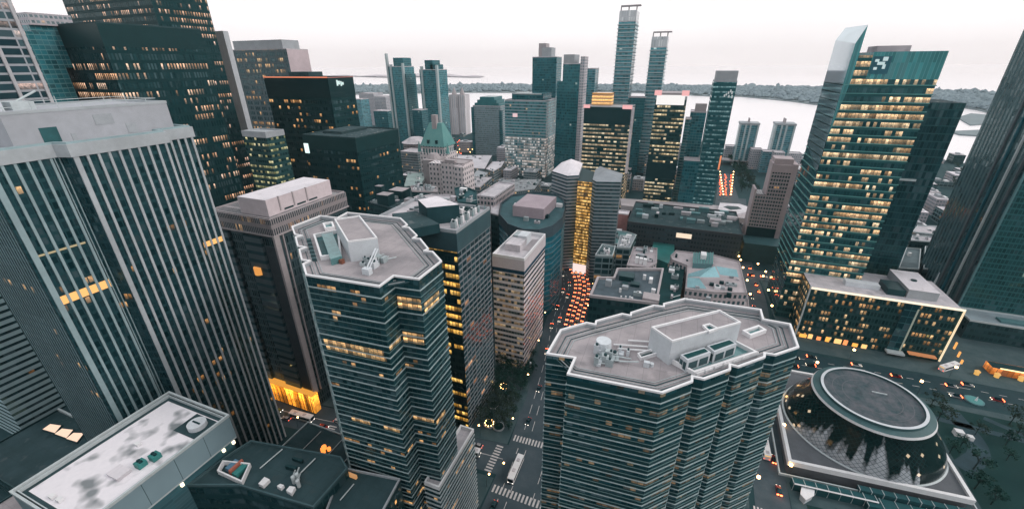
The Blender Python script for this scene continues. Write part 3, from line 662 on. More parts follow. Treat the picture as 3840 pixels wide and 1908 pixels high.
# ------------------------------------------------ white roofed block, bottom left
def wmat2():
    t = NT('stained_white_roof'); g = t.n('ShaderNodeNewGeometry').outputs['Position']
    a = t.ramp(t.noise(g, .21, 1.6, .5), .53, .69); b = t.ramp(t.noise(g, .8, 4, .6), .3, .75)
    base = t.mix(t.m('MULTIPLY', b, .22), (.80, .77, .81), (.5, .5, .55)); base = t.mix(t.m('MULTIPLY', a, .85), base, (.10, .13, .14))
    t.set(Base_Color=base, Roughness=.8); return t.mat
M_STW = wmat2()
M_PANEL = surf('blue_grey_cladding', (.21, .30, .34), .6, .12, .08, fine=False)
WB_ = (-134, -108.2, 18.5, 53.6)
t = root('white_roofed_block', 'near block with stained white roof and plain blue grey walls in the bottom left', 'building', (-121, 36, 0))
rel(t, MB().prism(rect(*WB_), 51.6, 59.4, top=False), 'wall', M_PANEL)
m = MB(); m.face([(*q, 58.6) for q in rect(*WB_)]); rel(t, m, 'roof', M_ROOFD)
m = MB(); m.face([(*q, 58.66) for q in rect(-131.8, -109.9, 20.4, 51.6)]); rel(t, m, 'roof_membrane', M_STW)
rel(t, MB().ring(offset(rect(*WB_), -.15), .5, 59.2, 60), 'parapet', M_COP); rel(t, MB().ring(offset(rect(*WB_), .75), .22, 58.6, 59.5), 'inner_kerb', M_COP)
rel(t, MB().prism(offset(rect(*WB_), .8), 0, 51.6, top=False), 'lower_wall', fac('ribbed_dark_cladding', (.06, .10, .115), (.04, .075, .085), 1.1, 40, 0, (.0, .8), lit=0, S=0, seed=60))
rel(t, MB().prism(rect(*WB_), 51.1, 51.62, top=False, bottom=True), 'ledge', M_COP)
for y in (49.5, 38, 30, 25.5, 52.5):
    rel(t, MB().box(-108.9, -108.35, y - .35, y + .35, 49.6, 50.6), 'wall_lamp', glow('sconce', (1, .86, .6), 2.4))
for y in (24, 31, 38.5, 46): rel(t, MB().box(-108.2, -108.14, y - .04, y + .04, 51.7, 59.2), 'panel_joint', M_TRK)
m = MB(); m.face([(*q, 58.72) for q in rect(-118.6, -110.2, 44.8, 51.3)]); rel(t, m, 'plant_pad', M_ROOFD)
o = rel(t, MB().cyl(-113.6, 48.2, 58.7, 60.1, 2.3, 24), 'cooling_fan', M_PLAST); rel_child(o, t, MB().box(-115, -112.2, 48.0, 48.4, 60.1, 60.3), 'fan_blade', M_DARK)
M_TU = surf('teal_machine', (.04, .22, .21), .5, .3, .8)
for (x, y) in ((-114.2, 34.5), (-113.2, 37.2)):
    rel(t, MB().box(x - 1, x + 1, y - 1, y + 1, 58.7, 60.2).cyl(x - .4, y, 60.2, 60.6, .4, 10, 1).cyl(x + .5, y, 60.2, 60.6, .4, 10, 1), 'air_handler', [M_TU, M_DARK])
rel(t, MB().box(-119, -114.6, 29.6, 32.6, 58.7, 59.5), 'duct_box', M_ROOFW)
for (x, y) in ((-124.2, 21.6), (-121.6, 21.8), (-122.2, 38.2)): rel(t, MB().box(x - .8, x + .8, y - .5, y + .5, 58.7, 59.4), 'vent_box', M_CAPW)
# ------------------------------------------------ dark roofs in front
t = tower('dark_roofed_block', 'dark flat roof with small white units and a frame of coloured plant, bottom centre left', [P(*q, 48.) for q in zz(2.8, 640, 1500, (175, 900), (720, 900), (1500, 1130), (1860, 720), (1790, 600), (850, 430), (640, 560))], 48, F_DARKB, M_ROOFD, cat='building', par=.7, parm=surf('dark_blue_coping', (.07, .11, .12)))
zr = 48.
for q, mt in ((((920, 870), (985, 800), (1040, 825), (970, 895)), M_CAPW), (((1115, 895), (1150, 872), (1190, 885), (1155, 918)), M_CAPW), (((1212, 940), (1250, 895), (1310, 905), (1268, 975)), M_CAPW), (((1270, 600), (1290, 590), (1390, 612), (1370, 640)), M_DARK), (((1200, 690), (1220, 665), (1330, 690), (1310, 720)), M_DARK)):
    b = PP(zr + 1, *zz(2.8, 640, 1500, *q)); rel(t, MB().prism(b, zr - .04, zr + 1.1), 'roof_unit', mt)
for x, y in zz(2.8, 640, 1500, (1340, 830), (1300, 860), (1350, 900)):
    a, b = P(x, y, zr); rel(t, MB().cyl(a, b, zr, zr + 2.4, .5, 10).tube([(a, b, zr + 2.2), (a - 2, b + 2.4, zr + 1)], .25), 'flue', M_COP)
a0, b0 = P(*zz(2.8, 640, 1500, (700, 720))[0], zr)
b = PP(zr + .05, *zz(2.8, 640, 1500, (560, 660), (850, 690), (760, 890), (500, 770))); rel(t, MB().ring(b, .35, zr, zr + 1.5), 'plant_frame', M_CAPW)
rel(t, MB().box(a0 - 2.4, a0 - .6, b0 - 1.5, b0 + 1.6, zr, zr + 1.3), 'duct', surf('blue_unit', (.10, .22, .32))); rel(t, MB().box(a0 - .3, a0 + .3, b0 - 2, b0 + 2, zr, zr + 1.8), 'duct', surf('red_duct', (.42, .14, .10))); rel(t, MB().box(a0 + .8, a0 + 2.6, b0 - 2, b0 + 1.4, zr, zr + 1.2), 'duct', M_TU)
for q in (((940, 715), (1175, 515)), ((1360, 770), (1520, 612))):
    A, B = PP(zr, *zz(2.8, 640, 1500, *q)); rel(t, MB().tube([(*A, zr + .3), (*B, zr + .3)], .22, 4), 'roof_upstand', M_COP)
t = tower('low_annex', 'small black roofed annex with a lit amber side window', [P(*q, 45.) for q in zz(2.8, 640, 1500, (1500, 1500), (2050, 1500), (2410, 830), (1860, 720), (1770, 800))], 45, F_DARKB, M_ROOFD, cat='building', par=.6, parm=M_CONC)
a = P(*zz(2.8, 640, 1500, (2400, 860))[0], 45.); b = P(*zz(2.8, 640, 1500, (2150, 1250))[0], 45.); d_ = (Vector(b) - Vector(a)).normalized(); n_ = Vector((d_.y, -d_.x)) * (-.12)
if n_.x < 0: n_ = -n_
for f0, f1, z0_, z1_ in ((2.4, 9, 40.2, 41.4), (5, 10, 37.4, 38.2)):
    A = Vector(a) + d_ * f0 + n_; B = Vector(a) + d_ * f1 + n_; m = MB(); m.face([(*A, z0_), (*B, z0_), (*B, z1_), (*A, z1_)]); rel(t, m, 'lit_window', M_AMB)
a, b = P(*zz(2.8, 640, 1500, (1910, 800))[0], 45.); rel(t, MB().box(a - 1.5, a + 1.5, b - .3, b + .3, 45, 46.2), 'lit_window', glow('dim_amber', (1, .5, .2), .5))
A, B = PP(45, *zz(2.8, 640, 1500, (1780, 1050), (1925, 880))); rel(t, MB().tube([(*A, 45.3), (*B, 45.3)], .2, 4), 'roof_upstand', M_COP)

t = tower('low_annex', 'flat black roof with pale edge strips between the ribbed tower and the street', (-128, -92, 74.5, 90), 14, F_DARKB, M_ROOFD, cat='building', par=.5, parm=M_COP)
for x in (-119, -108, -100): rel(t, MB().tube([(x, 76, 14.4), (x, 88, 14.4)], .2, 4), 'roof_upstand', M_COP)
tr = tag(MB().cyl(-110.5, 80.5, 14.2, 16.5, .8).cyl(-111.5, 82, 14.2, 15.6, .9).cyl(-109.3, 82.2, 14.2, 15.4, .7).add('fire_basket', glow('orange_glow_patch', (1, .28, .05), 1.6)), 'orange glowing lit terrace feature on the dark roof by the street', 'terrace light')
# ------------------------------------------------ bay tower behind (with glowing lobby)
L10 = rect(-177, -143.5, 108, 149)
t = tower('bay_tower', 'brown grey tower with white flat penthouse and glowing amber lobby', L10, 95.6, [F_BRN, F_BRN], M_ROOFG, cat='office tower', par=.8, parm=M_PINK)
b = [(-162, 110.5), (-146.5, 110.5), (-146.5, 144.5), (-162, 144.5)]
p = rel(t, MB().prism(b, 95.5, 102.6), 'penthouse', surf('pale_pink_render', (.66, .58, .61), .8, .1, .08)); m = MB(); m.face([(*q, 102.66) for q in b]); rel_child(p, t, m, 'penthouse_roof', M_ROOFW)
for y in (118, 124.5, 131): rel_child(p, t, MB().box(-146.5, -146.42, y, y + 4.6, 96.6, 97.3), 'vent_slot', M_DARK)
for y in (116, 123, 130): rel_child(p, t, MB().box(-146.9, -146.2, y, y + .5, 97, 102.8), 'panel_joint', M_PINK)
F_FRZ = fac('frieze_slots', (.30, .26, .27), (.03, .03, .035), 7.2, 1.0, .26, (.02, .78), lit=.16, row=.6, S=.8, seed=70)
m = MB().prism(offset(ccw(L10), -.5), 89.3, 95.9, top=True, bottom=True); rel(t, m, 'frieze', [F_FRZ])
rel(t, MB().prism(offset(ccw(L10), -.8), 88.7, 89.35, top=True, bottom=True), 'cornice', M_PINK)
for (u, v, w) in ((-143.3, 108.6, 2.4), (-143.3, 111.6, .5)): rel(t, MB().box(u - .6, u + .5, v - w / 2, v + w / 2, 9, 89), 'corner_pier', M_PINK)
M_SLATE = surf('slate_grey_bay', (.10, .115, .13), .6, .2, .3)
for (a, b_) in ((-173.5, -169), (-160, -150.5)):
    rel(t, MB().prism(rect(a, b_, 106.9, 108.1), 9, 88, top=False), 'bay', fac('slate_bay_rows', (.10, .115, .13), (.03, .045, .05), 3.8, 40, .0, (.0, .4), lit=.0, S=0, seed=71))
for i in range(9): rel(t, MB().box(-149.5 + i * .68, -149.3 + i * .68, 107.5, 108.05, 9, 84), 'fin', M_SLATE)
rel(t, MB().cyl(-156.5, 107.4, 70.5, 73.8, 2.0, 14), 'lit_lounge', glow('orange_lounge', (1, .42, .10), .8))
lb = MB().prism(rect(-183, -141.6, 104.6, 108), 0, 10.5, top=False); rel(t, lb, 'lobby', F_LOBBY); m = MB(); m.face([(*q, 10.52) for q in rect(-183, -141.6, 104.6, 108)]); rel(t, m, 'lobby_roof', glow('amber_soffit', (1, .42, .06), .8))
rnd = random.Random(5)
for i in range(16): 
    u = -182 + i * 2.6; rel(t, MB().box(u - .1, u + .1, 104.45, 104.6, 0, 9.4), 'mullion', M_DARK)
# ------------------------------------------------ dark grid tower right of it
D1 = (-106, -69.4, 122, 151)
t = tower('dark_grid_tower', 'dark tower with orange window rows on its front and a pale grid on its side', D1, 95.2, [F_DK1F, F_DK1], M_ROOFP, cat='office tower', par=1.3, parm=M_CONC, units=8, seed=4)
rel(t, MB().prism(rect(-106.2, -69.2, 121.8, 151.2), 88.0, 95.3, top=False), 'blank_band', surf('dark_slate_band', (.055, .085, .095), .6, .2, .2))
b = ccw(PP(102, (1567, 748), (1640, 735), (1722, 766), (1600, 778))); p = rel(t, MB().prism(b, 95.1, 102), 'penthouse', surf('dark_penthouse', (.03, .05, .055))); m = MB(); m.face([(*q, 102.05) for q in b]); rel_child(p, t, m, 'penthouse_roof', M_ROOFW)
b = ccw(PP(98.5, (1470, 800), (1560, 790), (1648, 838), (1520, 862))); p = rel(t, MB().prism(b, 95.1, 98.5), 'penthouse', surf('dark_penthouse', (.03, .05, .055))); m = MB(); m.face([(*q, 98.55) for q in b]); rel_child(p, t, m, 'penthouse_roof', M_ROOFD)
rnd = random.Random(15)
for i in range(9):
    y = 127 + i * 2.5; x = -73.6 + rnd.uniform(-.5, .5)
    rel(t, MB().box(x - 1, x + 1, y - .7, y + .7, 95.1, 97.6).cyl(x, y, 97.6, 98.1, .5, 8, 1), 'cooling_unit', [M_CAPW if i % 2 else M_UNIT, M_DARK])
for i in range(5): rel(t, MB().tube([(-70.2, 126 + i * 5.5, 95.3), (-70.2, 126 + i * 5.5, 98.4)], .1, 4), 'railing_post', M_TEAL)
# ------------------------------------------------ white banded block
(wu0, wu1, wv0, wv1), wz = boxRU(None, (1966, 967), (1847, 948), (2045, 880), z=66.0)
t = tower('white_banded_block', 'white banded office block with a stepped pale roof beside the avenue', (wu0, wu1, wv0, wv1), wz - 1.5, [F_WB, F_WBS], M_ROOFP, cat='office block', par=1.5, parm=M_CAPW, pw=.5)
rel(t, MB().prism(rect(wu0 - .2, wu1 + .2, wv0 - .2, wv1 + .2), wz - 7, wz - 1.4, top=False), 'blank_band', surf('white_mech_band', (.62, .57, .60), .7, .1, .1))
rel(t, MB().prism(rect(wu0 - .1, wu1 + .1, wv0 - .1, wv1 + .1), wz - 9, wz - 7, top=False), 'dark_band', surf('navy_band', (.02, .05, .08)))
p = rel(t, MB().prism(rect(wu0 + 3, wu0 + 11, wv0 + 9, wv0 + 19), wz - 1.6, wz + 2), 'penthouse', M_ROOFP); rel_child(p, t, MB().prism(rect(wu0 + 6, wu0 + 11, wv0 + 19, wv0 + 26), wz - 1.6, wz + 3.2), 'lift_overrun', M_PLAST)
m = MB(); m.face([(*q, wz - 1.5) for q in rect(wu0 + 11.3, wu1 - 2, wv0 + 12, wv1 - 6)]); rel(t, m, 'roof_pad', M_ROOFG)
rel(t, MB().box(wu0 + 1, wu0 + 5, wv1 - 8, wv1 - 2, wz - 1.6, wz), 'cooling_unit', M_UNIT)
for i in range(4): rel(t, MB().box(wu0 + 2 + i * 6, wu0 + 3 + i * 6, wv0 - .1, wv0 + 1, 0, 5), 'column', M_CAPW)
# ------------------------------------------------ teal curved tower
zb_ = 62.0
bc = PP(zb_, (1872, 800), (1905, 838), (1960, 858), (2020, 860), (2072, 845), (2108, 815), (2119, 780), (2112, 745), (2085, 726), (2000, 718), (1920, 730), (1880, 760))
t = tower('curved_glass_tower', 'round fronted teal blue glass tower behind the white banded block', bc, zb_ - 1, F_BLUE, surf('dark_teal_roof_b', (.05, .10, .11), .8, .3, .2), cat='office tower', par=1.2, parm=M_SLATE0, units=16, seed=6)
rel(t, MB().prism(offset(ccw(bc), -.5), zb_ - 6.5, zb_ + .1, top=False, bottom=True), 'dark_crown', surf('slate_crown', (.07, .085, .10), .6, .2, .3))
q = PP(zb_ + 7, (1950, 742), (2058, 728), (2062, 755), (1962, 768)); u_ = [a[0] for a in q]; v_ = [a[1] for a in q]
rel(t, MB().prism(rect(min(u_), max(u_), min(v_), max(v_)), zb_ - 1, zb_ + 6), 'penthouse', surf('dusty_pink_wall', (.42, .345, .385), .8, .15, .1))
o = rel(t, MB().box(bc[2][0] - 1, bc[2][0] + 4, bc[2][1] - .9, bc[2][1] - .5, zb_ - 5, zb_ - 2.6), 'wall_sign', glow('pink_white_sign', (1, .62, .66), .8))
no_, fbn = offset(ccw(bc), -.3), None
for k in range(1, 15):
    z_ = zb_ - 7 - k * 3.7
    if z_ < 2: break
    if fbn is None: fbn = rel(t, MB().ring(no_, .3, 0, .7), 'floor_band', surf('blue_grey_band', (.10, .20, .24), .4)); fbn.location.z = z_
    else: c = fbn.copy(); COL.objects.link(c); c.parent = t; c.location.z = z_
# ------------------------------------------------ grey three-part tower with amber shaft
zg = 76.5
lw = PP(zg, (2070, 640), (2127, 658), (2170, 656), (2186, 610), (2155, 600), (2105, 608))
t = root('split_tower', 'grey banded tower with an amber lit central shaft and a white folded roof', 'office tower', (*P(2200, 640, zg), 0))
rel(t, MB().prism(lw, 0, zg, top=False), 'wing', [F_G3])
mid = PP(zg, (2168, 662), (2224, 668), (2236, 630), (2180, 612))
rel(t, MB().prism(mid, 8, zg - 3, top=False), 'lit_shaft', F_G3L); rel(t, MB().prism(mid, 0, 8, top=False), 'entrance', glow('pink_white_entrance', (1, .80, .76), 1.0)); m = MB(); m.face([(*q, zg - 3) for q in ccw(mid)]); rel(t, m, 'shaft_roof', M_DARK)
rw = PP(zg, (2222, 672), (2236, 680), (2328, 682), (2336, 650), (2250, 622), (2232, 636))
rel(t, MB().prism(rw, 0, zg, top=False), 'wing', [F_G3D])
c = [sum(a) / len(lw) for a in zip(*lw)]; m = MB(); L_ = ccw(lw)
for i in range(len(L_)): m.face([(*L_[i], zg), (*L_[(i + 1) % len(L_)], zg), (c[0], c[1] + 4, zg + 6)])
rel(t, m, 'folded_roof', M_ROOFW)
c = [sum(a) / len(rw) for a in zip(*rw)]; m = MB(); L_ = ccw(rw)
for i in range(len(L_)): m.face([(*L_[i], zg), (*L_[(i + 1) % len(L_)], zg), (c[0], c[1] + 6, zg + 2.5)])
rel(t, m, 'folded_roof', surf('slate_glass_roof', (.25, .28, .31), .4))
# ------------------------------------------------ concert hall
t = root('concert_hall', 'round glass concert hall with pale rim on a white edged terrace, bottom right', 'concert hall', (88, 178, 0))
sq = [(58.4, 147.2), (117.2, 152.2), (118.6, 212), (60.4, 209)]
def lerp2(a, b, f): return (a[0] + (b[0] - a[0]) * f, a[1] + (b[1] - a[1]) * f)
M_SLAB = surf('dark_ribbed_terrace', (.13, .135, .15), .85, .2, .2)
rel(t, MB().prism(offset(sq, 1.0), 0, 6.9), 'terrace', M_SLAB)
rel(t, MB().ring(offset(sq, -.05), 1.25, 5.6, 7.9), 'terrace_parapet', M_CAPW)
rel(t, MB().ring(offset(sq, -2.6), .5, 2.2, 3.2), 'lower_ledge', M_COP)
def hallglass():
    t_ = NT('diamond_net_glass'); uv = t_.n('ShaderNodeUVMap').outputs[0]; s_ = t_.n('ShaderNodeSeparateXYZ'); t_.l(uv, s_.inputs[0])
    a = t_.m('DIVIDE', s_.outputs[0], 2.2); b = t_.m('DIVIDE', s_.outputs[1], 2.0)
    d1 = t_.m('ABSOLUTE', t_.m('SUBTRACT', t_.m('FRACT', t_.m('ADD', a, b)), .5)); d2 = t_.m('ABSOLUTE', t_.m('SUBTRACT', t_.m('FRACT', t_.m('SUBTRACT', a, b)), .5))
    line = t_.m('GREATER_THAN', t_.m('MAXIMUM', d1, d2), .43)
    cell = t_.comb(t_.m('FLOOR', t_.m('ADD', a, b)), t_.m('FLOOR', t_.m('SUBTRACT', a, b)), 1.0); r = t_.white(cell)
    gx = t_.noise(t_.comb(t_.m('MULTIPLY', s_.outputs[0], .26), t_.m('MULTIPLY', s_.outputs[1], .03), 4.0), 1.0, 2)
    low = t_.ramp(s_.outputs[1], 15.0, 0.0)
    # pale reflections painted into the pane colour, low on the street side
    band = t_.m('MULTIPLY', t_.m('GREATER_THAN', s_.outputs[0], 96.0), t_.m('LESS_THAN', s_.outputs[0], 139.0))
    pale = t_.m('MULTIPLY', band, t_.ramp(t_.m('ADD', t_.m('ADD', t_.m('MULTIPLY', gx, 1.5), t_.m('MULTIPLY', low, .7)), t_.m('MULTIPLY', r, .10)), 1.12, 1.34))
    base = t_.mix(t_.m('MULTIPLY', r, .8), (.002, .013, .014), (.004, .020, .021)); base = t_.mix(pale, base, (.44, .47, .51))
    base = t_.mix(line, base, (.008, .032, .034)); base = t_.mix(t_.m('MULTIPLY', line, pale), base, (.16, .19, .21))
    spark = t_.m('MULTIPLY', t_.m('GREATER_THAN', r, .985), t_.m('SUBTRACT', 1.0, line))
    t_.set(Base_Color=base, Roughness=.18, Specular_IOR_Level=.35, Emission_Color=(1, .75, .5), Emission_Strength=t_.m('MULTIPLY', spark, .7)); return t_.mat
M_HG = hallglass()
N = 96; prof = [(27.9, 7.0), (27.3, 9.5), (26.3, 12), (24.9, 14.8), (23.2, 17.6), (21.6, 20.4), (20.3, 23), (19.4, 25.4)]
def hall_pt(R, z, a, tilt=0.): 
    f = (z - 7) / 19.0; cx = 90 - 2.7 * f; cy = 178.6 - 5.4 * f
    return (cx + R * math.cos(a), cy + R * math.sin(a), z + tilt * math.sin(a + .3) * f)
m = MB()
for i in range(len(prof) - 1):
    for k in range(N):
        a0 = 2 * math.pi * k / N; a1 = 2 * math.pi * (k + 1) / N; r0, z0 = prof[i]; r1, z1 = prof[i + 1]
        m.face([hall_pt(r0, z0, a0), hall_pt(r0, z0, a1), hall_pt(r1, z1, a1), hall_pt(r1, z1, a0)], [(a0 * 27, z0 - 7), (a1 * 27, z0 - 7), (a1 * 27, z1 - 7), (a0 * 27, z1 - 7)])
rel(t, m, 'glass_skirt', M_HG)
def hring(name, r0, z0, r1, z1, mt, q=None):
    m = MB()
    for k in range(N):
        a0 = 2 * math.pi * k / N; a1 = 2 * math.pi * (k + 1) / N
        m.face([hall_pt(r0, z0, a0), hall_pt(r0, z0, a1), hall_pt(r1, z1, a1), hall_pt(r1, z1, a0)])
    return rel(t, m, name, mt)
M_TDR = surf('teal_drum', (.06, .11, .115), .5, .25, .2)
M_DISC = roofm('speckled_dark_roof', (.13, .12, .135), (.04, .055, .06), .30)
hring('base_rim', 28.4, 7.2, 27.8, 7.5, M_COP); hring('base_rim_side', 28.4, 6.9, 28.4, 7.2, M_COP)
hring('rim_underside', 19.4, 25.4, 20.1, 25.9, M_COP); hring('outer_rim', 20.1, 25.9, 19.6, 26.9, M_CAPW); hring('rim_slope', 19.6, 26.9, 17.4, 27.6, M_TDR)
hring('inner_wall', 17.4, 27.6, 17.1, 28.8, M_TDR); hring('inner_rim', 17.1, 28.8, 16.1, 28.9, M_PLAST); hring('inner_rim_drop', 16.1, 28.9, 16.0, 28.0, M_TDR)
m = MB(); m.face([hall_pt(16.02, 28.0, 2 * math.pi * k / N) for k in range(N)]); rel(t, m, 'roof_disc', M_DISC)
for R in (9.5, 12.8): hring('roof_ring', R, 28.04, R + .25, 28.05, M_SLAB)
a, b, _ = hall_pt(0, 28, 0)
rel(t, MB().box(a + 1, a + 6, b + 3, b + 3.4, 28, 28.4), 'roof_walkway', M_COP)
# entrance canopies with pale mullions in front of the terrace
for (f0, f1, z1, o0, o1, n) in ((.02, .48, 3.6, 3.6, 6.6, 7), (.40, .98, 4.6, 1.2, 3.4, 9), (.42, .99, 3.2, 4.0, 8.6, 7)):
    A = lerp2(sq[0], sq[1], f0); B = lerp2(sq[0], sq[1], f1); d = Vector((B[0] - A[0], B[1] - A[1])).normalized(); nn = Vector((d.y, -d.x))
    q = [tuple(Vector(A) + nn * o1), tuple(Vector(B) + nn * o1), tuple(Vector(B) + nn * o0), tuple(Vector(A) + nn * o0)]
    o = rel(t, MB().prism(q, 0, z1), 'canopy', surf('canopy_glass', (.03, .075, .08), .2))
    for i in range(n + 1):
        f = i / n; a = Vector(q[0]).lerp(Vector(q[1]), f); b = Vector(q[3]).lerp(Vector(q[2]), f)
        rel_child(o, t, MB().tube([(*a, .3), (*a, z1 + .1), (*b, z1 + .12)], .13, 4), 'mullion', M_COP)
    if o0 > 3.5 and z1 > 3.3: rel_child(o, t, MB().tube([(*q[0], z1 + .2), (*q[1], z1 + .2)], .35, 4), 'white_edge', M_CAPW)
ki = PP(3, (3010, 1818), (3052, 1822), (3050, 1852), (3022, 1868), (3005, 1850)); t = root('kiosk', 'small white roofed kiosk at the street corner in front of the concert hall', 'kiosk', (*ki[0], 0))
rel(t, MB().prism(ki, 0, 2.6, top=False), 'wall', M_PLAST); rel(t, MB().prism(offset(ccw(ki), -.3), 2.6, 3), 'roof', M_CAPW)
tk = P(3420, 1505, 0); tag(MB().box(132, 135, 196, 198.5, .1, 2.6).box(136, 138, 195, 197, .1, 2).add('garden_pavilion', M_CAPW), 'small white pavilion on the plaza behind the concert hall drum', 'pavilion')
cp = P(3652, 1502, 0); t = root('fountain', 'round teal lit fountain basin with pale jet in the dark garden', 'fountain', (*cp, 0)); t2 = MB().cyl(*cp, .1, .7, 3.6, 20); rel(t, t2, 'basin', M_STEELB); rel(t, MB().cyl(*cp, .68, .75, 3.0, 20), 'water', glow('teal_pool', (.15, .62, .62), .35)); rel(t, MB().cyl(cp[0] + .5, cp[1], .7, 3, .5, 8, 0, .1), 'jet', M_CAPW)
# ------------------------------------------------ office podium with bright edge + lit tower behind
pu0, pv = P(3045, 1075, 33); pu1 = P(3620, 1150, 33)[0]; pv = 257.0; pu0, pz = onV(3045, 1075, pv); pu1 = onV(3620, 1152, pv)[0]
pz = 33.2
POD = rect(pu0, pu1, pv, pv + 34)
t = tower('glass_podium_block', 'glass block with glowing white roof edge across the street behind the concert hall', POD, pz, F_POD, M_ROOFP, cat='office block', par=0)
rel(t, MB().box(pu0 - .3, pu1 + .4, pv - .9, pv - .2, pz - .3, pz + .7), 'lit_edge', glow('warm_white_edge', (1, .86, .66), 1.25))
rel(t, MB().box(pu1 - .1, pu1 + .5, pv - .9, pv - .2, 1, pz - .3), 'lit_edge', glow('warm_white_edge_b', (1, .80, .52), 1.0))
rel(t, MB().box(pu0 - .8, pu0 - .2, pv - .5, pv + .4, 1, pz + 1), 'corner_column', M_COP)
px0, px1 = onV(3390, 1150, pv)[0], onV(3450, 1150, pv)[0]
rel(t, MB().box(px0, px1, pv - .7, pv - .25, 3, pz - .6), 'glass_stair', F_RBCL); rel(t, MB().box(px1 - .8, px1 - .1, pv - .95, pv - .72, 3, pz - 3), 'lit_mullion', glow('green_white_strip', (.75, .85, .7), .28))
rel(t, MB().box(px0 - .5, px1 + 1, pv - 4, pv - .3, 2.0, 3.0), 'canopy', M_COP)
rel(t, MB().box(px1 + 3, px1 + 15, pv - 3, pv - .3, 3.2, 3.9), 'canopy', glow('orange_canopy', (1, .40, .16), .5))
for i in range(8):
    a = pu0 + 1.5 + i * 4.4; rel(t, MB().box(a, a + rnd.uniform(1.4, 3.6), pv - .55, pv - .1, .4, rnd.uniform(2.2, 3.6)), 'shop_window', glow('orange_shop_%d' % (i % 3), [(1, .42, .08), (1, .55, .2), (1, .3, .1)][i % 3], 1.4))
b_ = PP(pz + 5, (3346, 1012), (3465, 1024), (3520, 1092), (3385, 1080)); u_ = [q[0] for q in b_]; v_ = [q[1] for q in b_]
p = rel(t, MB().prism(rect(min(u_) + 3, max(u_) - 3, min(v_), max(v_)), pz - .1, pz + 5), 'penthouse', M_CONC); m = MB(); m.face([(*q, pz + 5.05) for q in rect(min(u_) + 2.8, max(u_) - 2.8, min(v_) - .2, max(v_) + .2)]); rel_child(p, t, m, 'penthouse_roof', M_ROOFW)
rel(t, MB().cyl((min(u_) + max(u_)) / 2, (min(v_) + max(v_)) / 2, pz + 5, pz + 5.6, 1.4, 12), 'fan', M_DARK)
uu = onV(3240, 1040, pv + 12)[0]; rel(t, MB().box(uu - 8, uu + 8, pv + 10, pv + 15, pz - .1, pz + 2.6), 'cooling_unit', M_PLAST); rel(t, MB().box(uu + 10, uu + 18, pv + 6, pv + 18, pz - .1, pz + 3.6), 'cooling_unit', M_DKWALL)
# the tall one
v0 = 278.0
u0, _ = onV(3062, 655, v0); u1, _ = onV(3330, 655, v0); _, ztop = onV(3560, 170, v0); _, zfl = onV(3230, 145, v0)
u1 = onV(3470, 420, v0)[0]
vb = onU(3062, 400, u0)[0]
zr_ = onV(3400, 205, v0)[1]
print('RBC', u0, u1, vb, ztop, zr_)
vb = v0 + 36
t = tower('lit_glass_tower', 'tall teal glass tower with warm lit floors and a sloping bright glass crown', (u0, u1, v0, vb), zr_, [F_RBC, F_RBCL], M_ROOFG, cat='office tower', par=0)
bay = fac('teal_crown_glass', (.10, .28, .29), (.03, .16, .17), 30, 1.5, .08, (0, 1), lit=0, S=0, seed=72)
# crown screen over the right two thirds
us = u0 + (u1 - u0) * .23
rel(t, MB().prism(rect(us, u1, v0 - .25, vb), zr_ - 11, zr_ + 1.5, top=False), 'crown_screen', bay)
rel(t, MB().prism(rect(us + 5, us + 19, v0 + 14, vb - 8), zr_, zr_ + 4.5), 'penthouse', M_ROOFP)
# logo panel: pale leaping shape on the screen
lx = us + (u1 - us) * .14; o = rel(t, MB().box(lx - 3.6, lx + 3.9, v0 - .45, v0 - .27, zr_ - 8.5, zr_ - .5), 'sign_panel', surf('blue_sign', (.02, .12, .16), .3))
m = MB(); 
for (a, b, w, h) in ((-2.6, -3, 1.6, 1.2), (-1.4, -4.4, 3.0, 1.4), (.4, -2.6, 2.0, 1.8), (1.0, -6.2, 1.2, 2.0), (-2.4, -6.6, 1.4, 1.2)): m.box(lx + a, lx + a + w, v0 - .6, v0 - .46, zr_ + b, zr_ + b + h)
rel_child(o, t, m, 'emblem', glow('emblem_white', (.7, .9, .92), .7))
# corner fin: glass blade rising above the roof to a point
M_BLADE = surf('pale_sky_glass', (.60, .64, .68), .07, .06, .05, spec=.9, metal=.85, fine=False)
zc0 = onV(3212, 128, v0)[1]; zc1 = onV(3255, 92, v0)[1]; uc = onV(3255, 92, v0)[0]
ub = uc
m = MB(); m.face([(u0 - .3, v0 - .3, zr_ - 42), (ub, v0 - .3, zr_ - 11), (ub, v0 - .3, zc1), (u0 - .3, v0 - .3, zc0 - 4)]); rel(t, m, 'crown_blade', bay)
m = MB(); m.face([(u0 - .35, vb, zr_ - 48), (u0 - .35, v0 - .3, zr_ - 60), (u0 - .35, v0 - .3, zc0 - 4), (u0 - .35, vb, zc0 - 1)]); rel(t, m, 'crown_side_glass', M_BLADE)  # pale sheet standing in for sky mirrored in the upper side wall
m = MB(); m.face([(u0 - .35, vb, zc0 - 1), (u0 - .35, v0 - .3, zc0 - 4), (ub, v0 - .3, zc1), (ub, vb, zc1 + 1)]); rel(t, m, 'crown_top_glass', M_BLADE)
fbn = None; rc = ccw(rect(u0, u1, v0, vb))
k = 0; z_ = 33
while z_ < zr_ - 12:
    if fbn is None: fbn = rel(t, MB().ring(offset(rc, -.35), .35, 0, .45), 'floor_band', surf('teal_floor_line', (.10, .30, .29), .4)); fbn.location.z = z_
    else: c = fbn.copy(); COL.objects.link(c); c.parent = t; c.location.z = z_
    z_ += 4.1
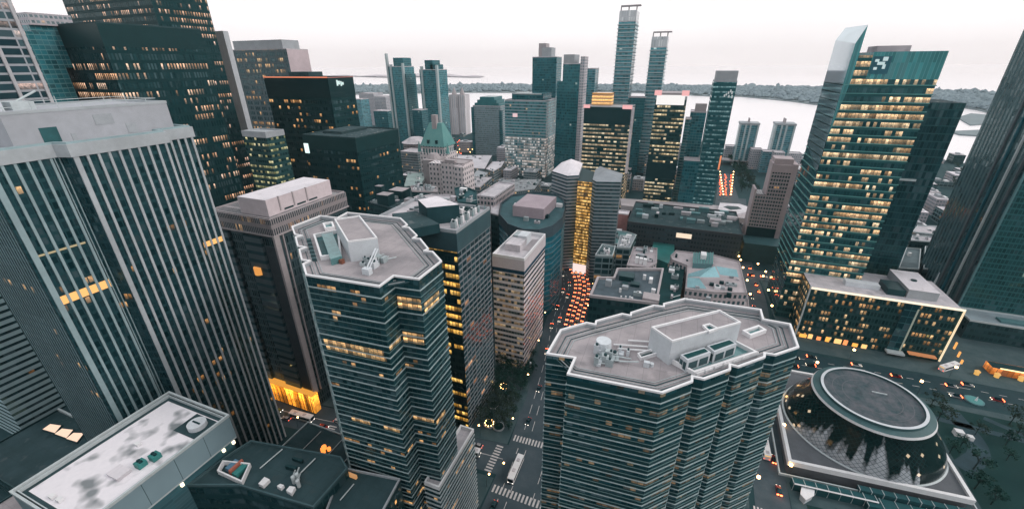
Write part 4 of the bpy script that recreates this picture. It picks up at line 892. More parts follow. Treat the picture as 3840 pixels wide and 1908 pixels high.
# lower side block on its right
ur = onV(3590, 470, v0 + 22)[0]; zr2 = onV(3560, 385, v0 + 22)[1]
t = tower('dark_glass_block', 'dark teal glass block joined behind the right side of the lit glass tower', (u1 - 6, ur, v0 + 22, v0 + 52), zr2, F_RBCR, M_ROOFD, cat='office block', par=0)
rel(t, MB().box(u1 + 1, ur - 8, v0 + 21.7, v0 + 22, zr2 - 42, zr2 - 40.8), 'ledge', M_COP)
# ------------------------------------------------ far right dark tower
ru, rv = P(3590, 1150, 12); rb = onU(3518, 835, ru)[0]
print('RITZ', ru, rv, rb)
t = tower('dark_teal_tower', 'very tall dark slanted looking tower of teal grid and slate fins at the right edge', (ru, ru + 60, rv, max(rb, rv + 30)), 290, [F_RITZ, F_RITZS], M_ROOFD, cat='tower', par=0)
for i, y in enumerate((4, 12, 19, 25)): rel(t, MB().box(ru - .9, ru, rv + y, rv + y + 1.0, 12, 289), 'fin', [M_SLATE, M_COP, surf('blue_fin', (.01, .10, .13)), M_SLATE][i])
rel(t, MB().box(ru - .6, ru + .3, rv - .6, rv + .3, 12, 289), 'corner_trim', M_STEELB)
A = P(3505, 1060, 14); B = onV(3638, 830, A[1] + 3)
sp_ = tag(MB().tube([(A[0], A[1], 0), (A[0], A[1], 14), (B[0], A[1] + 3, B[1])], [.7, .7, .6], 6).add('light_mast', M_PLAST), 'tall pale grey mast standing between the low roofs and the far right tower', 'mast')
# low grey-roofed restaurant block with orange frontage
q = PP(12, (3590, 1178), (3655, 1252), (3840, 1290), (4200, 1370), (4200, 1260), (3840, 1195), (3700, 1170))
lo = rect(ru - 1.5, ru + 90, rv - 17, rv - .5)
t = tower('low_grey_roofed_block', 'low block with pale blue grey roof and blank dark wall under the far right tower', lo, 12, F_DARKB, surf('pale_blue_roof', (.30, .37, .41)), cat='building', par=1, parm=M_COP)
rel(t, MB().box(ru + 14, ru + 60, rv - 13, rv - 8, 11.9, 13.2), 'roof_unit', M_STEELB)
t = tower('lit_restaurant', 'single storey restaurant glowing orange on the far right behind the garden', (P(3705, 1395, 0)[0], P(3705, 1395, 0)[0] + 46, P(3705, 1395, 0)[1] - 1, P(3705, 1395, 0)[1] + 5), 4.2, fac('orange_shopfront', (.3, .1, .03), (.4, .12, .03), 5, 2.2, .06, (.05, .9), lit=1.1, S=1.3, seed=74, litcol=((1, .22, .03), (1, .42, .10))), M_DKWALL, cat='restaurant', par=0)
rel(t, MB().box(P(3705, 1395, 0)[0] + 3, P(3705, 1395, 0)[0] + 46, P(3705, 1395, 0)[1] - 1.4, P(3705, 1395, 0)[1] - .8, 4.2, 4.6), 'lit_fascia', glow('warm_fascia', (1, .75, .35), 2))
for i, (a, b) in enumerate(((3585, 1290), (3600, 1320), (3612, 1345))):
    x, y = P(a, b, 3); tag(MB().box(x - .3, x + .3, y - .5, y + .5, 0, 4.5 - i).add('glowing_pylon', glow('orange_panel', (1, .45, .12), 1.1)), ['tallest orange lit panel beside the podium corner', 'middle orange lit panel beside the podium corner', 'lowest orange lit panel beside the podium corner'][i], 'light panel')
# tents on the right street
for i, (a, b) in enumerate(((3660, 1402), (3735, 1412), (3825, 1425))):
    x, y = P(a, b, 0); o = tag(MB().cyl(x, y, .1, 2.0, 1.1, 6).cyl(x, y, 2.0, 3.0, 1.4, 6, 0, .2).add('market_tent', glow('amber_tent', (1, .55, .14), .8)), ['leftmost amber glowing tent on the right hand street', 'middle amber glowing tent on the right hand street with a blue one beside it', 'rightmost amber glowing tent on the right hand street'][i], 'tent')
# ------------------------------------------------ far left and bank towers
def LB(name, label, C_, L, Bk, v0, mat, roofm=None, cat='office tower', zt=None, **k):
    u1, z = onV(*C_, v0); u0 = onV(*L, v0)[0]; v1 = onU(*Bk, u1)[0]
    if zt: z = zt
    t = tower(name, label, (u0, u1, v0, v1), z, mat, roofm or M_ROOFD, cat=cat, **k)
    return t, (u0, u1, v0, v1, z)
# white framed tower on the left edge
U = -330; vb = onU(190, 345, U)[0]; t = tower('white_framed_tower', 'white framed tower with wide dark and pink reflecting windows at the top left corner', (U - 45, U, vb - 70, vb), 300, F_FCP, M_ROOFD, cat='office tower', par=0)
for i in range(5): rel(t, MB().box(U - .1, U + .9, vb - 2 - i * 11.5, vb - .6 - i * 11.5, 60, 299), 'frame_column', surf('white_frame', (.50, .50, .53)))
U2 = -420; vb2 = onU(238, 320, U2)[0]; zt2 = onU(225, 60, U2)[1]
va, vz = onU(128, 200, U2)[0], onU(262, 62, U2); t = tower('slim_teal_tower', 'slim teal tower with pale stepped top between the white framed and black towers', (U2 - 30, U2, va - 14, va + 14), onU(125, 118, U2)[1], F_CT, M_ROOFP, cat='tower', par=0)
v1_, z1_ = onU(114, 92, U2); v2_, z2_ = onU(262, 58, U2); rel(t, MB().prism(rect(U2 - 30, U2 + .5, v1_, v2_), z1_, z2_), 'pale_top', F_PALE); rel(t, MB().prism(rect(U2 - 28, U2 - 2, v1_, v2_ - 3), 150, z1_), 'rear_wing', F_CT)
v0 = 195.
t, bt = LB('black_bank_tower', 'wide flat topped black bank tower with rows of amber windows, upper left', (360, 86), (120, 90), (738, 74), v0, F_TD)
M_BLK = surf('black_steel', (.004, .020, .022), .4, .2, .1)
rel(t, MB().prism(rect(bt[0] - .2, bt[1] + .2, bt[2] - .2, bt[3] + .2), bt[4] - 14, bt[4] + .1, top=False), 'plant_band', M_BLK)
print('TD', bt)
v0 = max(bt[3] + 12, 260.)
t, bt2 = LB('black_bank_tower', 'tallest black tower behind the wide one, its top cut off by the picture edge', (575, 30), (245, 30), (783, 30), v0, F_TD2, zt=330)
print('TD2', bt2)
ue = onV(835, 115, bt2[3] + 30); t = tower('pale_slab_tower', 'thin pale grey edge of a slab tower standing right behind the tallest black tower', (ue[0] - 40, ue[0], bt2[3] + 30, bt2[3] + 36), ue[1], F_CON2, M_ROOFP, cat='tower', par=0)
t, b6 = LB('striped_grey_tower', 'grey vertical striped tower with a pinkish blank end wall behind the black towers', (1074, 184), (850, 190), (1153, 180), 460., [F_L6, surf('pinkish_end_wall', (.52, .44, .47), .8, .2, .02)], M_ROOFP)
p = rel(t, MB().prism(rect(b6[0] + 8, b6[1] - 12, b6[2] + 6, b6[2] + 34), b6[4] - .1, b6[4] + 12), 'penthouse', M_CONC)
t, b7 = LB('black_bank_tower', 'black bank tower with an orange edged roof, white logo and scattered amber windows', (1228, 292), (990, 292), (1323, 288), 322., F_TDW)
rel(t, MB().prism(rect(b7[0] - .15, b7[1] + .15, b7[2] - .15, b7[3] + .15), b7[4] - 17, b7[4] + .1, top=False), 'plant_band', M_BLK)
rel(t, MB().box(b7[0], b7[1], b7[2] - .5, b7[2] - .1, b7[4], b7[4] + 1.1), 'lit_roof_edge', glow('red_orange_edge', (1, .30, .16), .75)); rel(t, MB().box(b7[1] + .1, b7[1] + .5, b7[2], b7[3], b7[4], b7[4] + .7), 'lit_roof_edge', glow('pink_edge', (.9, .35, .30), .4))
rel(t, MB().box(b7[0] + 20, b7[0] + 45, b7[2] + 12, b7[2] + 30, b7[4], b7[4] + 5), 'penthouse', M_ROOFD)
sv, sz = onU(1270, 312, b7[1]); m = MB()
for (a, b, w, h) in ((-3, -2, 1.8, 5), (-1, -1, 2.4, 3.2), (2, -2.4, 1.6, 4.2), (4, -1.4, 2.2, 2.4)): m.box(b7[1] + .2, b7[1] + .4, sv + a, sv + a + w, sz + b, sz + b + h)
rel(t, m, 'logo_sign', glow('white_logo', (.75, .95, .92), .9))
print('b7', b7)
t, b8 = LB('black_low_block', 'lower black office block with a bright white square sign before the orange edged one', (1332, 520), (1135, 512), (1492, 482), 262., F_TDP)
rel(t, MB().prism(rect(b8[0] - .15, b8[1] + .15, b8[2] - .15, b8[3] + .15), b8[4] - 10, b8[4] + .1, top=False), 'plant_band', surf('black_green_band', (.010, .03, .031), .5, .2, .1))
print('b8', b8)
s0, sz0 = onV(1131, 535, b8[2]); s1, sz1 = onV(1163, 573, b8[2]); s0 = max(s0, b8[0])
rel(t, MB().box(s0, s1, b8[2] - .6, b8[2] - .2, sz1, sz0), 'square_sign', M_PANELW)
rel(t, MB().box(b8[0] + 6, b8[0] + 26, b8[2] + 16, b8[3] - 8, b8[4] - .1, b8[4] + 2), 'penthouse', M_ROOFD)
t, b9 = LB('green_lit_block', 'grey topped office block with rows of yellow green windows between the black towers', (995, 500), (905, 492), (1062, 478), 215., F_L9, M_CONC)
rel(t, MB().prism(rect(b9[0] - .1, b9[1] + .1, b9[2] - .1, b9[3] + .1), b9[4] - 3, b9[4] + .1, top=False), 'grey_band', M_CONC)
print('b9', b9, b6)
# ------------------------------------------------ helper for towers seen mostly from the front
def BG(name, label, xl, xr, yt, v0, mat, depth=22, roofm=None, cat='tower', ym=None, **k):
    u0, z = onV(xl, yt, v0); u1, _ = onV(xr, yt, v0)
    return tower(name, label, (u0, u1, v0, v0 + depth), z, mat, roofm or M_ROOFP, cat=cat, **k), (u0, u1, v0, v0 + depth, z)
# pair of glass condo towers on the left of the gap
t, b = BG('glass_condo_tower', 'left of two teal condo towers with pale vertical fins above the lake', 1448, 1512, 250, 700, F_CT, 34)
M_FIN = surf('pale_teal_fin', (.42, .50, .52), .5, .15, .05)
for f, zt_ in ((.08, 22), (.28, 4), (.97, 6)): rel(t, MB().box(b[0] + (b[1] - b[0]) * f - 1.6, b[0] + (b[1] - b[0]) * f + 1.6, b[2] - 2, b[2] + 3, 0, b[4] + zt_), 'fin', M_FIN)
rel(t, MB().prism(rect(b[0] + 14, b[1] - 2, b[2] + 4, b[3] - 4), b[4] - .1, b[4] + 15), 'penthouse', F_CT3); rel(t, MB().box(b[1], b[1] + 2.5, b[2] + 2, b[3], 0, b[4] - 12), 'side_bay', F_CT3)
t, b = BG('glass_condo_tower', 'right of two teal condo towers with dark rooftop boxes above the copper roofed hotel', 1572, 1640, 262, 700, F_CT, 34)
for f, zt_ in ((.14, 6), (.97, 8)): rel(t, MB().box(b[0] + (b[1] - b[0]) * f - 1.8, b[0] + (b[1] - b[0]) * f + 1.8, b[2] - 2, b[2] + 3, 0, b[4] + zt_), 'fin', M_FIN)
rel(t, MB().prism(rect(b[0] + 10, b[0] + 26, b[2] + 4, b[3] - 4), b[4] - .1, b[4] + 16), 'penthouse', F_CT3); rel(t, MB().prism(rect(b[1] - 16, b[1] - 5, b[2] + 4, b[3] - 4), b[4] - .1, b[4] + 9), 'penthouse', F_CT3)
BG('mid_teal_block', 'plain teal block in the gap between the two finned condo towers', 1545, 1580, 412, 640, F_CT3, 20, cat='building')
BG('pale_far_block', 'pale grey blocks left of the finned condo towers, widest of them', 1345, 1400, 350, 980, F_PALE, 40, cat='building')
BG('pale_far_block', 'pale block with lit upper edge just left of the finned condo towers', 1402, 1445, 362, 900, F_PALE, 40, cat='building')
BG('teal_low_block', 'teal mid-rise in front of the pale blocks left of the finned condo towers', 1400, 1452, 415, 760, F_CT3, 30, cat='building')
BG('pale_teal_low_block', 'narrow pale teal block beside the black bank tower', 1328, 1352, 372, 860, F_CT2, 30, cat='building')
for i, (xl, xr, yt) in enumerate(((1655, 1678, 352), (1683, 1712, 342), (1714, 1741, 342))):
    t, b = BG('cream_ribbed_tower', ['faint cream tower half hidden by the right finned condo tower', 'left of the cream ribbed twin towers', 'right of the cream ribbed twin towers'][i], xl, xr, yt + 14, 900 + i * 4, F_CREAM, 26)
    if i: rel(t, MB().cyl((b[0] + b[1]) / 2, b[2] + 8, b[4] - .1, b[4] + 16, 7, 8, 0, 1), 'pointed_cap', M_PINK)
# arched tower
t, b = BG('arched_tower', 'grey office tower with an arched teal glass top', 1773, 1876, 396, 700, F_ARCH, 40)
w_ = b[1] - b[0]; zc = b[4]
for k in range(3): rel(t, MB().prism(rect(b[0] + w_ * (.06 + .09 * k), b[1] - w_ * (.06 + .09 * k), b[2] + 1 + k, b[3] - 1), zc - .1 + k * 5, zc + 5 + k * 5), 'arched_top', surf('deep_teal_glass', (.03, .17, .19), .25, .2, .1))
rel(t, MB().box(b[0] - 3, b[0] + 2, b[2] - 1.5, b[2] + 4, 0, zc - 2), 'side_bay', F_CT3); rel(t, MB().box(b[1] - 2, b[1] + 3, b[2] - 1, b[2] + 4, 0, zc - 6), 'side_bay', F_CT3)
# wide banded glass
t, b = BG('banded_glass_block', 'wide teal banded glass block with a brightly lit lower half', 1893, 2050, 375, 575, F_GG, 46, cat='office tower')
rel(t, MB().prism(rect(b[0] - .2, b[1] + .2, b[2] - .3, b[3]), 0, 56, top=False), 'lit_lower_wall', F_GGL)
rel(t, MB().prism(rect(b[0] + 10, b[1] - 6, b[2] + 2, b[3] - 3), b[4] - .1, b[4] + 9), 'penthouse', F_CT3); rel(t, MB().box(b[0] + 12, b[1] - 8, b[2] + 1.5, b[2] + 2.5, b[4] + 8, b[4] + 9.6), 'roof_beam', M_COP)
rel(t, MB().box(b[0] + 12, b[0] + 19, b[2] - .7, b[2] - .3, b[4] - 22, b[4] - 17), 'wall_sign', glow('pink_white_sign_b', (1, .7, .72), .8))
t, b = BG('dark_teal_condo', 'dark teal tower with a grey penthouse box behind the banded glass block', 1997, 2088, 215, 690, F_CT3, 30)
rel(t, MB().prism(rect(b[0] + 14, b[1] - 10, b[2] + 4, b[3] - 4), b[4] - .1, b[4] + 14), 'penthouse', M_CONC); rel(t, MB().prism(rect(b[0] + 8, b[0] + 20, b[2] + 6, b[3] - 6), b[4] - .1, b[4] + 20), 'lift_overrun', M_PINK)
t, b = BG('dark_teal_condo', 'deep teal tower with a grey box top just right of the banded glass block', 2112, 2176, 240, 560, F_CT3, 30)
rel(t, MB().prism(rect(b[0], b[1] - 8, b[2] + 1, b[3] - 2), b[4] - .1, b[4] + 11), 'penthouse', M_CONC); rel(t, MB().prism(rect(b[0] - 8, b[0], b[2] + 4, b[3]), 0, b[4] - 20), 'side_wing', F_CT3)
t, b = BG('pale_strip_tower', 'thin pale tower strip beside the deep teal tower', 2178, 2194, 214, 560, F_PALE, 20)
t, b = BG('grey_teal_condo', 'short grey teal tower right of the thin pale strip', 2200, 2234, 258, 620, F_CT2, 24)
# two very tall condos
for i, (xl, xr, yt, v0, lb) in enumerate(((2320, 2384, 82, 640, 'tallest slender teal condo tower with a pale crown and thin roof frame'), (2440, 2500, 178, 655, 'second tallest slender teal condo tower with a pale crown and thin roof frame'))):
    t, b = BG('slender_condo_tower', lb, xl, xr, yt, v0, F_CT2, 34)
    M_CRN = fac('pale_crown_screen', (.56, .56, .60), (.42, .44, .48), 9, 3.0, .2, (.05, .95), lit=0, S=0, far=True, seed=80)
    rel(t, MB().prism(rect(b[0], b[1], b[2], b[3]), b[4] - .1, b[4] + 13, top=True), 'crown', M_CRN)
    for x in (b[0] + 1, (b[0] + b[1]) / 2, b[1] - 1): rel(t, MB().box(x - .7, x + .7, b[2] + 6, b[2] + 7.4, b[4] + 13, b[4] + 18), 'roof_post', M_PINK)
    rel(t, MB().box(b[0] + 1, b[1] + 4, b[2] + 3, b[2] + 12, b[4] + 18, b[4] + 19.4), 'roof_frame', M_PINK)
    fbn = None
    rc = ccw(rect(b[0] - 1.2, b[1] + 1.2, b[2] - 1.2, b[3]))
    for k in range(40):
        z_ = b[4] - 4 - k * 4.6
        if z_ < 10: break
        if fbn is None: fbn = rel(t, MB().ring(rc, 1.3, 0, .9), 'balcony', surf('pale_balcony', (.38, .46, .49), .5, .15, .1)); fbn.location.z = z_
        else: c = fbn.copy(); COL.objects.link(c); c.parent = t; c.location.z = z_
# lit dark offices
t, b = BG('warm_lit_office', 'dark office tower full of warm lit windows with an orange glowing roof box', 2192, 2368, 400, 470, F_LIT, 36, cat='office tower', roofm=M_CONC)
rel(t, MB().prism(rect(b[0] - .2, b[1] + .2, b[2] - .2, b[3]), b[4] - 17, b[4] + .2, top=False), 'dark_crown', surf('very_dark_crown', (.01, .03, .033), .5, .2, .1))
rel(t, MB().prism(rect(b[0] + 3, b[0] + 25, b[2] + 22, b[2] + 34), b[4], b[4] + 13), 'lit_roof_box', fac('orange_roof_box', (.5, .3, .2), (.6, .3, .1), 3.4, 60, .0, (.25, .9), lit=1.1, S=1.6, seed=81, litcol=((1, .48, .16), (1, .55, .22))))
rel(t, MB().box(b[1] - 1.5, b[1] + 2.5, b[2] + 2, b[2] + 8, 40, b[4]), 'pale_edge_strip', M_ROOFW)
rel(t, MB().box(b[1] - 9, b[1] + 1, b[2] - .5, b[2] - .1, b[4] - 1, b[4] + 3), 'lit_corner', glow('pink_corner_light', (1, .5, .5), .9)); rel(t, MB().box(b[0] - 1, b[0] + 6, b[2] - .5, b[2] - .1, b[4] - 1, b[4] + 2.5), 'lit_corner', glow('pink_corner_light', (1, .5, .5), .9))
t, b = BG('floor_lit_office', 'dark office tower with lit floors and a white glowing crown with pink edge lamps', 2458, 2576, 372, 480, F_LIT2, 36, cat='office tower', roofm=M_CONC)
rel(t, MB().prism(rect(b[0] + 1, b[1] - 2, b[2] - .5, b[3] - 4), b[4] - 5, b[4] + 4.5), 'lit_crown', glow('white_crown', (1, .97, .95), .95)); rel(t, MB().prism(rect(b[0] - 1.5, b[1] + 1.5, b[2] - 1, b[3] - 2), b[4] + 4.5, b[4] + 6.5), 'crown_cap', M_PINK)
for x in (b[0] + 2, b[1] - 2): rel(t, MB().box(x - 3.5, x + 3.5, b[2] - 1.4, b[2] - 1, b[4] + 4, b[4] + 9), 'lit_corner', glow('pink_corner_light', (1, .5, .5), .9))
rel(t, MB().prism(rect(b[0] - .2, b[1] + .2, b[2] - .2, b[3]), 36, 52, top=False), 'dark_floors', surf('very_dark_crown', (.01, .03, .033)))
BG('teal_filler_block', 'flat teal block between the slender condo and the floor lit office', 2355, 2420, 365, 640, F_CT3, 20, cat='building')
t, b = BG('pale_strip_block', 'narrow pale green ribbed block right of the floor lit office', 2570, 2592, 448, 500, F_CT2, 20, cat='building')
t, b = BG('teal_block', 'plain teal residential block behind the narrow pale ribbed block', 2590, 2650, 420, 540, F_CT, 26, cat='building'); rel(t, MB().box(b[0] + 4, b[0] + 16, b[2] + 3, b[2] + 12, b[4], b[4] + 9), 'penthouse', M_PINK)
BG('dark_teal_low_block', 'dark teal low block at the foot of the pale rowed tower', 2565, 2625, 600, 470, F_CT3, 16, cat='building')
t, b = BG('pale_rowed_tower', 'leaning looking dark teal tower with pale window rows and a grey top box', 2678, 2765, 306, 470, F_SEA, 30, cat='office tower', roofm=M_CONC)
rel(t, MB().prism(rect(b[0] + 1, b[1] - .5, b[2] + 1, b[3] - 3), b[4] - .1, b[4] + 9.5), 'penthouse', M_CONC)
m = MB()
for (a, c_) in ((0, 0), (1.6, 1.4), (3.2, 2.8), (4.6, 1.2), (-1.4, -1.2), (2.4, -1.8), (5.2, -2.4)): m.box(b[0] + 12 + a, b[0] + 13.2 + a, b[2] - .6, b[2] - .3, b[4] - 12 + c_, b[4] - 10.2 + c_ + abs(a) * .2)
rel(t, m, 'wall_emblem', glow('pale_emblem', (.8, .9, .92), .5)); 
o = rel(t, MB().box(b[1] - 2, b[1] - .5, b[2] - .8, b[2] - .4, 52, 66), 'orange_screen', glow('orange_screen', (1, .33, .15), .8))
# twin condos near the water
for i, (xl, xr, yt) in enumerate(((2778, 2848, 466), (2912, 2985, 468))):
    t, b = BG('lakeside_condo', ['left of the twin lakeside condo towers with pale curved roofs', 'right of the twin lakeside condo towers with pale curved roofs'][i], xl, xr, yt, 760, F_CT2, 26)
    for f in (.0, .3, .55, .97): rel(t, MB().box(b[0] + (b[1] - b[0]) * f - 1.2, b[0] + (b[1] - b[0]) * f + 1.2, b[2] - 1.5, b[2] + .5, 0, b[4]), 'balcony_column', M_FIN)
    rel(t, MB().prism(rect(b[0] - 1, b[1] + 1, b[2] - 1, b[3]), b[4] - .1, b[4] + 2.6), 'roof_cap', M_CONC); rel(t, MB().prism(rect(b[0] + 12, b[1] - 14, b[2] + 3, b[3] - 3), b[4] + 2.5, b[4] + 9), 'penthouse', M_PINK)
for i, (xl, xr, yt, v, mt, lb) in enumerate(((2722, 2775, 548, 800, F_PALE, 'low pale lakeside block left of the twin condos'), (2818, 2860, 560, 740, F_PALE, 'low pale block in front of the left lakeside condo'), (2862, 2905, 568, 720, F_CT2, 'low pale teal block between the twin lakeside condos'), (2905, 2945, 572, 700, F_PALE, 'low pale block in front of the right lakeside condo'), (2950, 3010, 575, 760, F_PALE, 'low pink grey block right of the twin lakeside condos'))):
    BG('lakeside_block', lb, xl, xr, yt, v, mt, 18, cat='building')
# elevated expressway along the water
t = root('expressway', 'pale elevated expressway along the lake shore right of centre', 'expressway', (*P(2850, 600, 8), 0))
exp = [P(x, y, 8) for x, y in ((2600, 585), (2760, 598), (2900, 612), (3000, 618), (3200, 640), (3500, 660))]
rel(t, MB().prism(strip(exp, 9), 6.8, 8.2), 'deck', M_PINK)
for i in range(12):
    f = i / 11 * (len(exp) - 1); a = exp[int(min(f, len(exp) - 2))]; b = exp[int(min(f, len(exp) - 2)) + 1]; q = lerp2(a, b, f - int(min(f, len(exp) - 2))); rel(t, MB().box(q[0] - 1, q[0] + 1, q[1] - 1.5, q[1] + 1.5, 0, 6.85), 'pier', M_PINK)
# ------------------------------------------------ concrete grid hotel with lower wing
v0 = 384.0
ul, _ = onV(2800, 905, v0); um, zm = onV(2880, 705, v0); uh, zh = onV(2975, 620, v0); uw, zw_ = onV(2834, 725, v0)
um2 = onV(2906, 605, v0)[0]
t = tower('grid_hotel', 'slanting looking beige concrete hotel slab with small square windows left of the lit glass tower', (um2, uh, v0, v0 + 16), zh, F_CON, M_PINK, cat='hotel', par=0)
rel(t, MB().prism(rect(uw, um2, v0, v0 + 15), 0, zw_, top=True), 'lower_wing', F_CON)
M_BEI = surf('beige_concrete', (.44, .38, .40), .8, .15, .1)
rel(t, MB().box(uh - .1, uh + 3.6, v0 - .6, v0 + 16, 0, zh + 1), 'end_pier', M_BEI); rel(t, MB().box(uw - 1.4, uw + .1, v0 - .6, v0 + 15, 0, zw_ + 4), 'end_pier', M_BEI); rel(t, MB().box(um2 - 1, um2, v0 - .4, v0 + 15, zw_, zh + 1), 'end_pier', M_BEI)
rel(t, MB().prism(rect(um2, uh, v0 + 1, v0 + 15), zh - .1, zh + 4.5), 'penthouse', M_BEI); rel(t, MB().prism(rect(um2 - .1, uh + .1, v0 - .3, v0 + 1), zh - 6, zh), 'blank_band', M_BEI)
rel(t, MB().prism(rect(uw - 3, uh + 4, v0 - 20, v0 - .1), 0, 16), 'podium', surf('slate_podium', (.045, .075, .08), .6, .2, .2)); rel(t, MB().prism(rect(uw - .5, uh, v0 - .9, v0), 16, 24), 'dark_band', M_DKWALL)
# ------------------------------------------------ long brown brick block and rail lands
bz = 25.; a = P(2353, 832, bz); b = P(2786, 870, bz); c = P(2780, 800, bz); d = P(2345, 775, bz)
v0 = a[1]; bu0, bu1 = a[0], onV(2790, 870, v0)[0]
t = tower('long_brick_block', 'long dark brown block with rows of small windows and a cluttered roof', (bu0, bu1, v0, v0 + 62), bz, F_BRK, M_ROOFD, cat='office block', par=1.0, parm=surf('brown_coping', (.10, .075, .08)))
rnd = random.Random(21)
for i in range(34):
    x = rnd.uniform(bu0 + 3, bu1 - 6); y = v0 + rnd.uniform(14, 56); w, dd, h = rnd.uniform(2, 9), rnd.uniform(2, 6), rnd.uniform(1, 4)
    rel(t, MB().box(x, x + w, y, y + dd, bz - .1, bz + h), 'cooling_unit', [M_UNIT, M_DKWALL, M_STEELB, M_ROOFP, M_PLAST][i % 5])
uu, z_ = onV(2568, 862, v0); rel(t, MB().box(uu - 6, uu + 6, v0 - .5, v0 - .1, 17, 21), 'lit_window_row', glow('warm_white_sign', (1, .8, .6), 1.0))
tz = 14.
q = PP(tz, (2326, 742), (2480, 752), (2660, 765), (2800, 782), (2800, 818), (2640, 800), (2480, 784), (2330, 768))
t = root('platform_roof', 'long pale flat roof crossing behind the brown block over the rail lands', 'station roof', (*q[0], 0)); rel(t, MB().prism(q, 9, tz), 'roof', surf('pinkish_white_roof', (.52, .48, .50), .85, .2, .05)); rel(t, MB().prism(offset(ccw(q), 3), 0, 9, top=False), 'wall', F_DARKB)
q = PP(tz + 2, (2690, 790), (2700, 760), (2775, 765), (2812, 778), (2816, 790), (2745, 808))
t = root('white_station_roof', 'bright white roof wedge with dark opening at the right end of the long pale roof', 'station roof', (*q[0], 0)); rel(t, MB().prism(q, 4, tz + 2.5), 'roof', M_ROOFW); o = PP(tz + 2.6, (2712, 774), (2728, 770), (2768, 773), (2782, 782), (2740, 786)); m = MB(); m.face([(*w, tz + 2.6) for w in ccw(o)]); rel(t, m, 'opening', M_DARK)
t, b = BG('red_white_block', 'small red and white block beside the split tower', 2310, 2356, 800, P(2350, 905, 0)[1], surf('red_pink_wall', (.45, .24, .24), .8, .3, .3), 10, M_ROOFW, cat='building')
t, b = BG('white_tank_block', 'cream lit drum shaped pavilion at the right end of the brown block', 2726, 2772, 895, P(2760, 940, 0)[1] , surf('cream_lit_wall', (.75, .66, .48), .8, .2, .1), 9, M_PINK, cat='building')
q = PP(10, (2452, 892), (2530, 898), (2528, 960), (2505, 985), (2440, 960)); t = root('teal_glass_roof', 'teal green glass roofed atrium below the long brown block', 'atrium', (*q[0], 0)); rel(t, MB().prism(q, 0, 10), 'roof', surf('teal_atrium_glass', (.03, .16, .155), .3, .4, .12))
# ------------------------------------------------ middle blocks between avenue and right street
def roofblk(name, label, z, pts, mat, roofm, cat='building', **k):
    k['units'] = int(k.get('units', 4) * 2.2) + 4; k.setdefault('seed', int(z * 7 + pts[0][0])); return tower(name, label, PP(z, *pts), z, mat, roofm, cat=cat, **k)
Z5 = lambda *p: zz(3.2, 2150, 850, *p)
zA = 52.
A = roofblk('flat_roofed_block', 'dark block with a long cluttered pale edged roof just beyond the wide banded tower', zA, Z5((190, 840), (1000, 935), (1082, 515), (520, 512), (480, 620), (285, 615)), F_DARKB, surf('charcoal_roof', (.09, .10, .115), .9, .4, .2), parm=M_PINK, units=0, par=1.2, pw=1.0)
for i, (x, y, w, d, h, mt) in enumerate(((640, 620, 150, 0, 2.5, 0), (420, 700, 60, 0, 3.2, 1), (780, 820, 40, 0, 2, 2), (955, 800, 40, 0, 2.6, 2), (850, 625, 30, 0, 2.5, 2), (620, 735, 60, 0, 1.5, 1), (560, 780, 20, 0, 2, 2), (700, 880, 20, 0, 1.6, 2), (570, 870, 14, 0, 2, 2), (625, 872, 14, 0, 2, 2), (675, 876, 14, 0, 2, 2), (740, 700, 90, 0, 1.4, 0))):
    a, b = P(*Z5((x, y))[0], zA); s = w / 3.2 * .075; rel(A, MB().box(a - s, a + s, b - s * .8, b + s * .8, zA - .1, zA + h), 'roof_unit', [M_DKWALL, M_CONC, M_CAPW][mt])
a, b = P(*Z5((890, 870))[0], zA); rel(A, MB().box(a - 2.2, a + 5, b - 3, b + 3, zA - .1, zA + 2.2), 'lift_house', M_PINK)
zB = 40.
roofblk('window_grid_block', 'grey teal block with a regular window grid facing the avenue', zB + 4, Z5((262, 345), (470, 355), (505, 240), (345, 215)), F_GRID, surf('teal_grey_roof', (.11, .17, .18), .8, .3, .2), par=1, parm=M_COP, units=4, seed=12)
roofblk('grey_terrace_block', 'grey block with white roof machines left of the stepped stone block', zB - 4, Z5((520, 250), (680, 260), (750, 110), (560, 110)), F_GRID, M_CONC, par=1, parm=M_COP, units=6, seed=13, unitm=M_CAPW)
t = roofblk('teal_roof_block', 'low teal roofed block by the side of the split tower', 22, Z5((330, 240), (560, 200), (760, 100), (640, 60), (480, 40), (400, 130)), F_GRID, surf('teal_flat_roof', (.10, .21, .22), .8, .4, .2), par=.8, parm=M_COP, units=9, seed=14)
zC = 42.
t = roofblk('stepped_stone_block', 'pinkish stone block with white machines on a pale stepped roof, middle of the cluster', zC, Z5((640, 470), (890, 500), (1000, 440), (1005, 265), (720, 250)), F_STONE2, surf('pinkish_roof', (.40, .36, .38), .85, .2, .2), par=1, parm=M_PINK, units=5, seed=15)
a, b = P(*Z5((800, 430))[0], zC)
for i in range(3): rel(t, MB().box(a - 3 + i * 2.4, a - 1 + i * 2.4, b - 1 - i * .5, b + 1.4 - i * .5, zC - .1, zC + 3.5), 'white_unit', M_CAPW)
for dy in (5, 9): rel(t, MB().box(a - 3.5, a + 3, b + dy, b + dy + .8, zC, zC + 1), 'dark_slot', M_DARK)
M_CB = surf('pale_blue_copper', (.28, .50, .55), .7, .2, .15)
zD = 46.
D = [(1185, 400), (1370, 470), (1345, 750), (1690, 790), (2080, 800), (1990, 420), (1680, 340), (1230, 290), (1165, 350)]
t = roofblk('blue_roofed_block', 'pale stone block with light blue sloping copper roofs and a mechanical grille', 36, Z5(*D), F_STONE2, surf('pinkish_roof_b', (.46, .41, .43), .85, .2, .15), par=.8, parm=M_PINK)
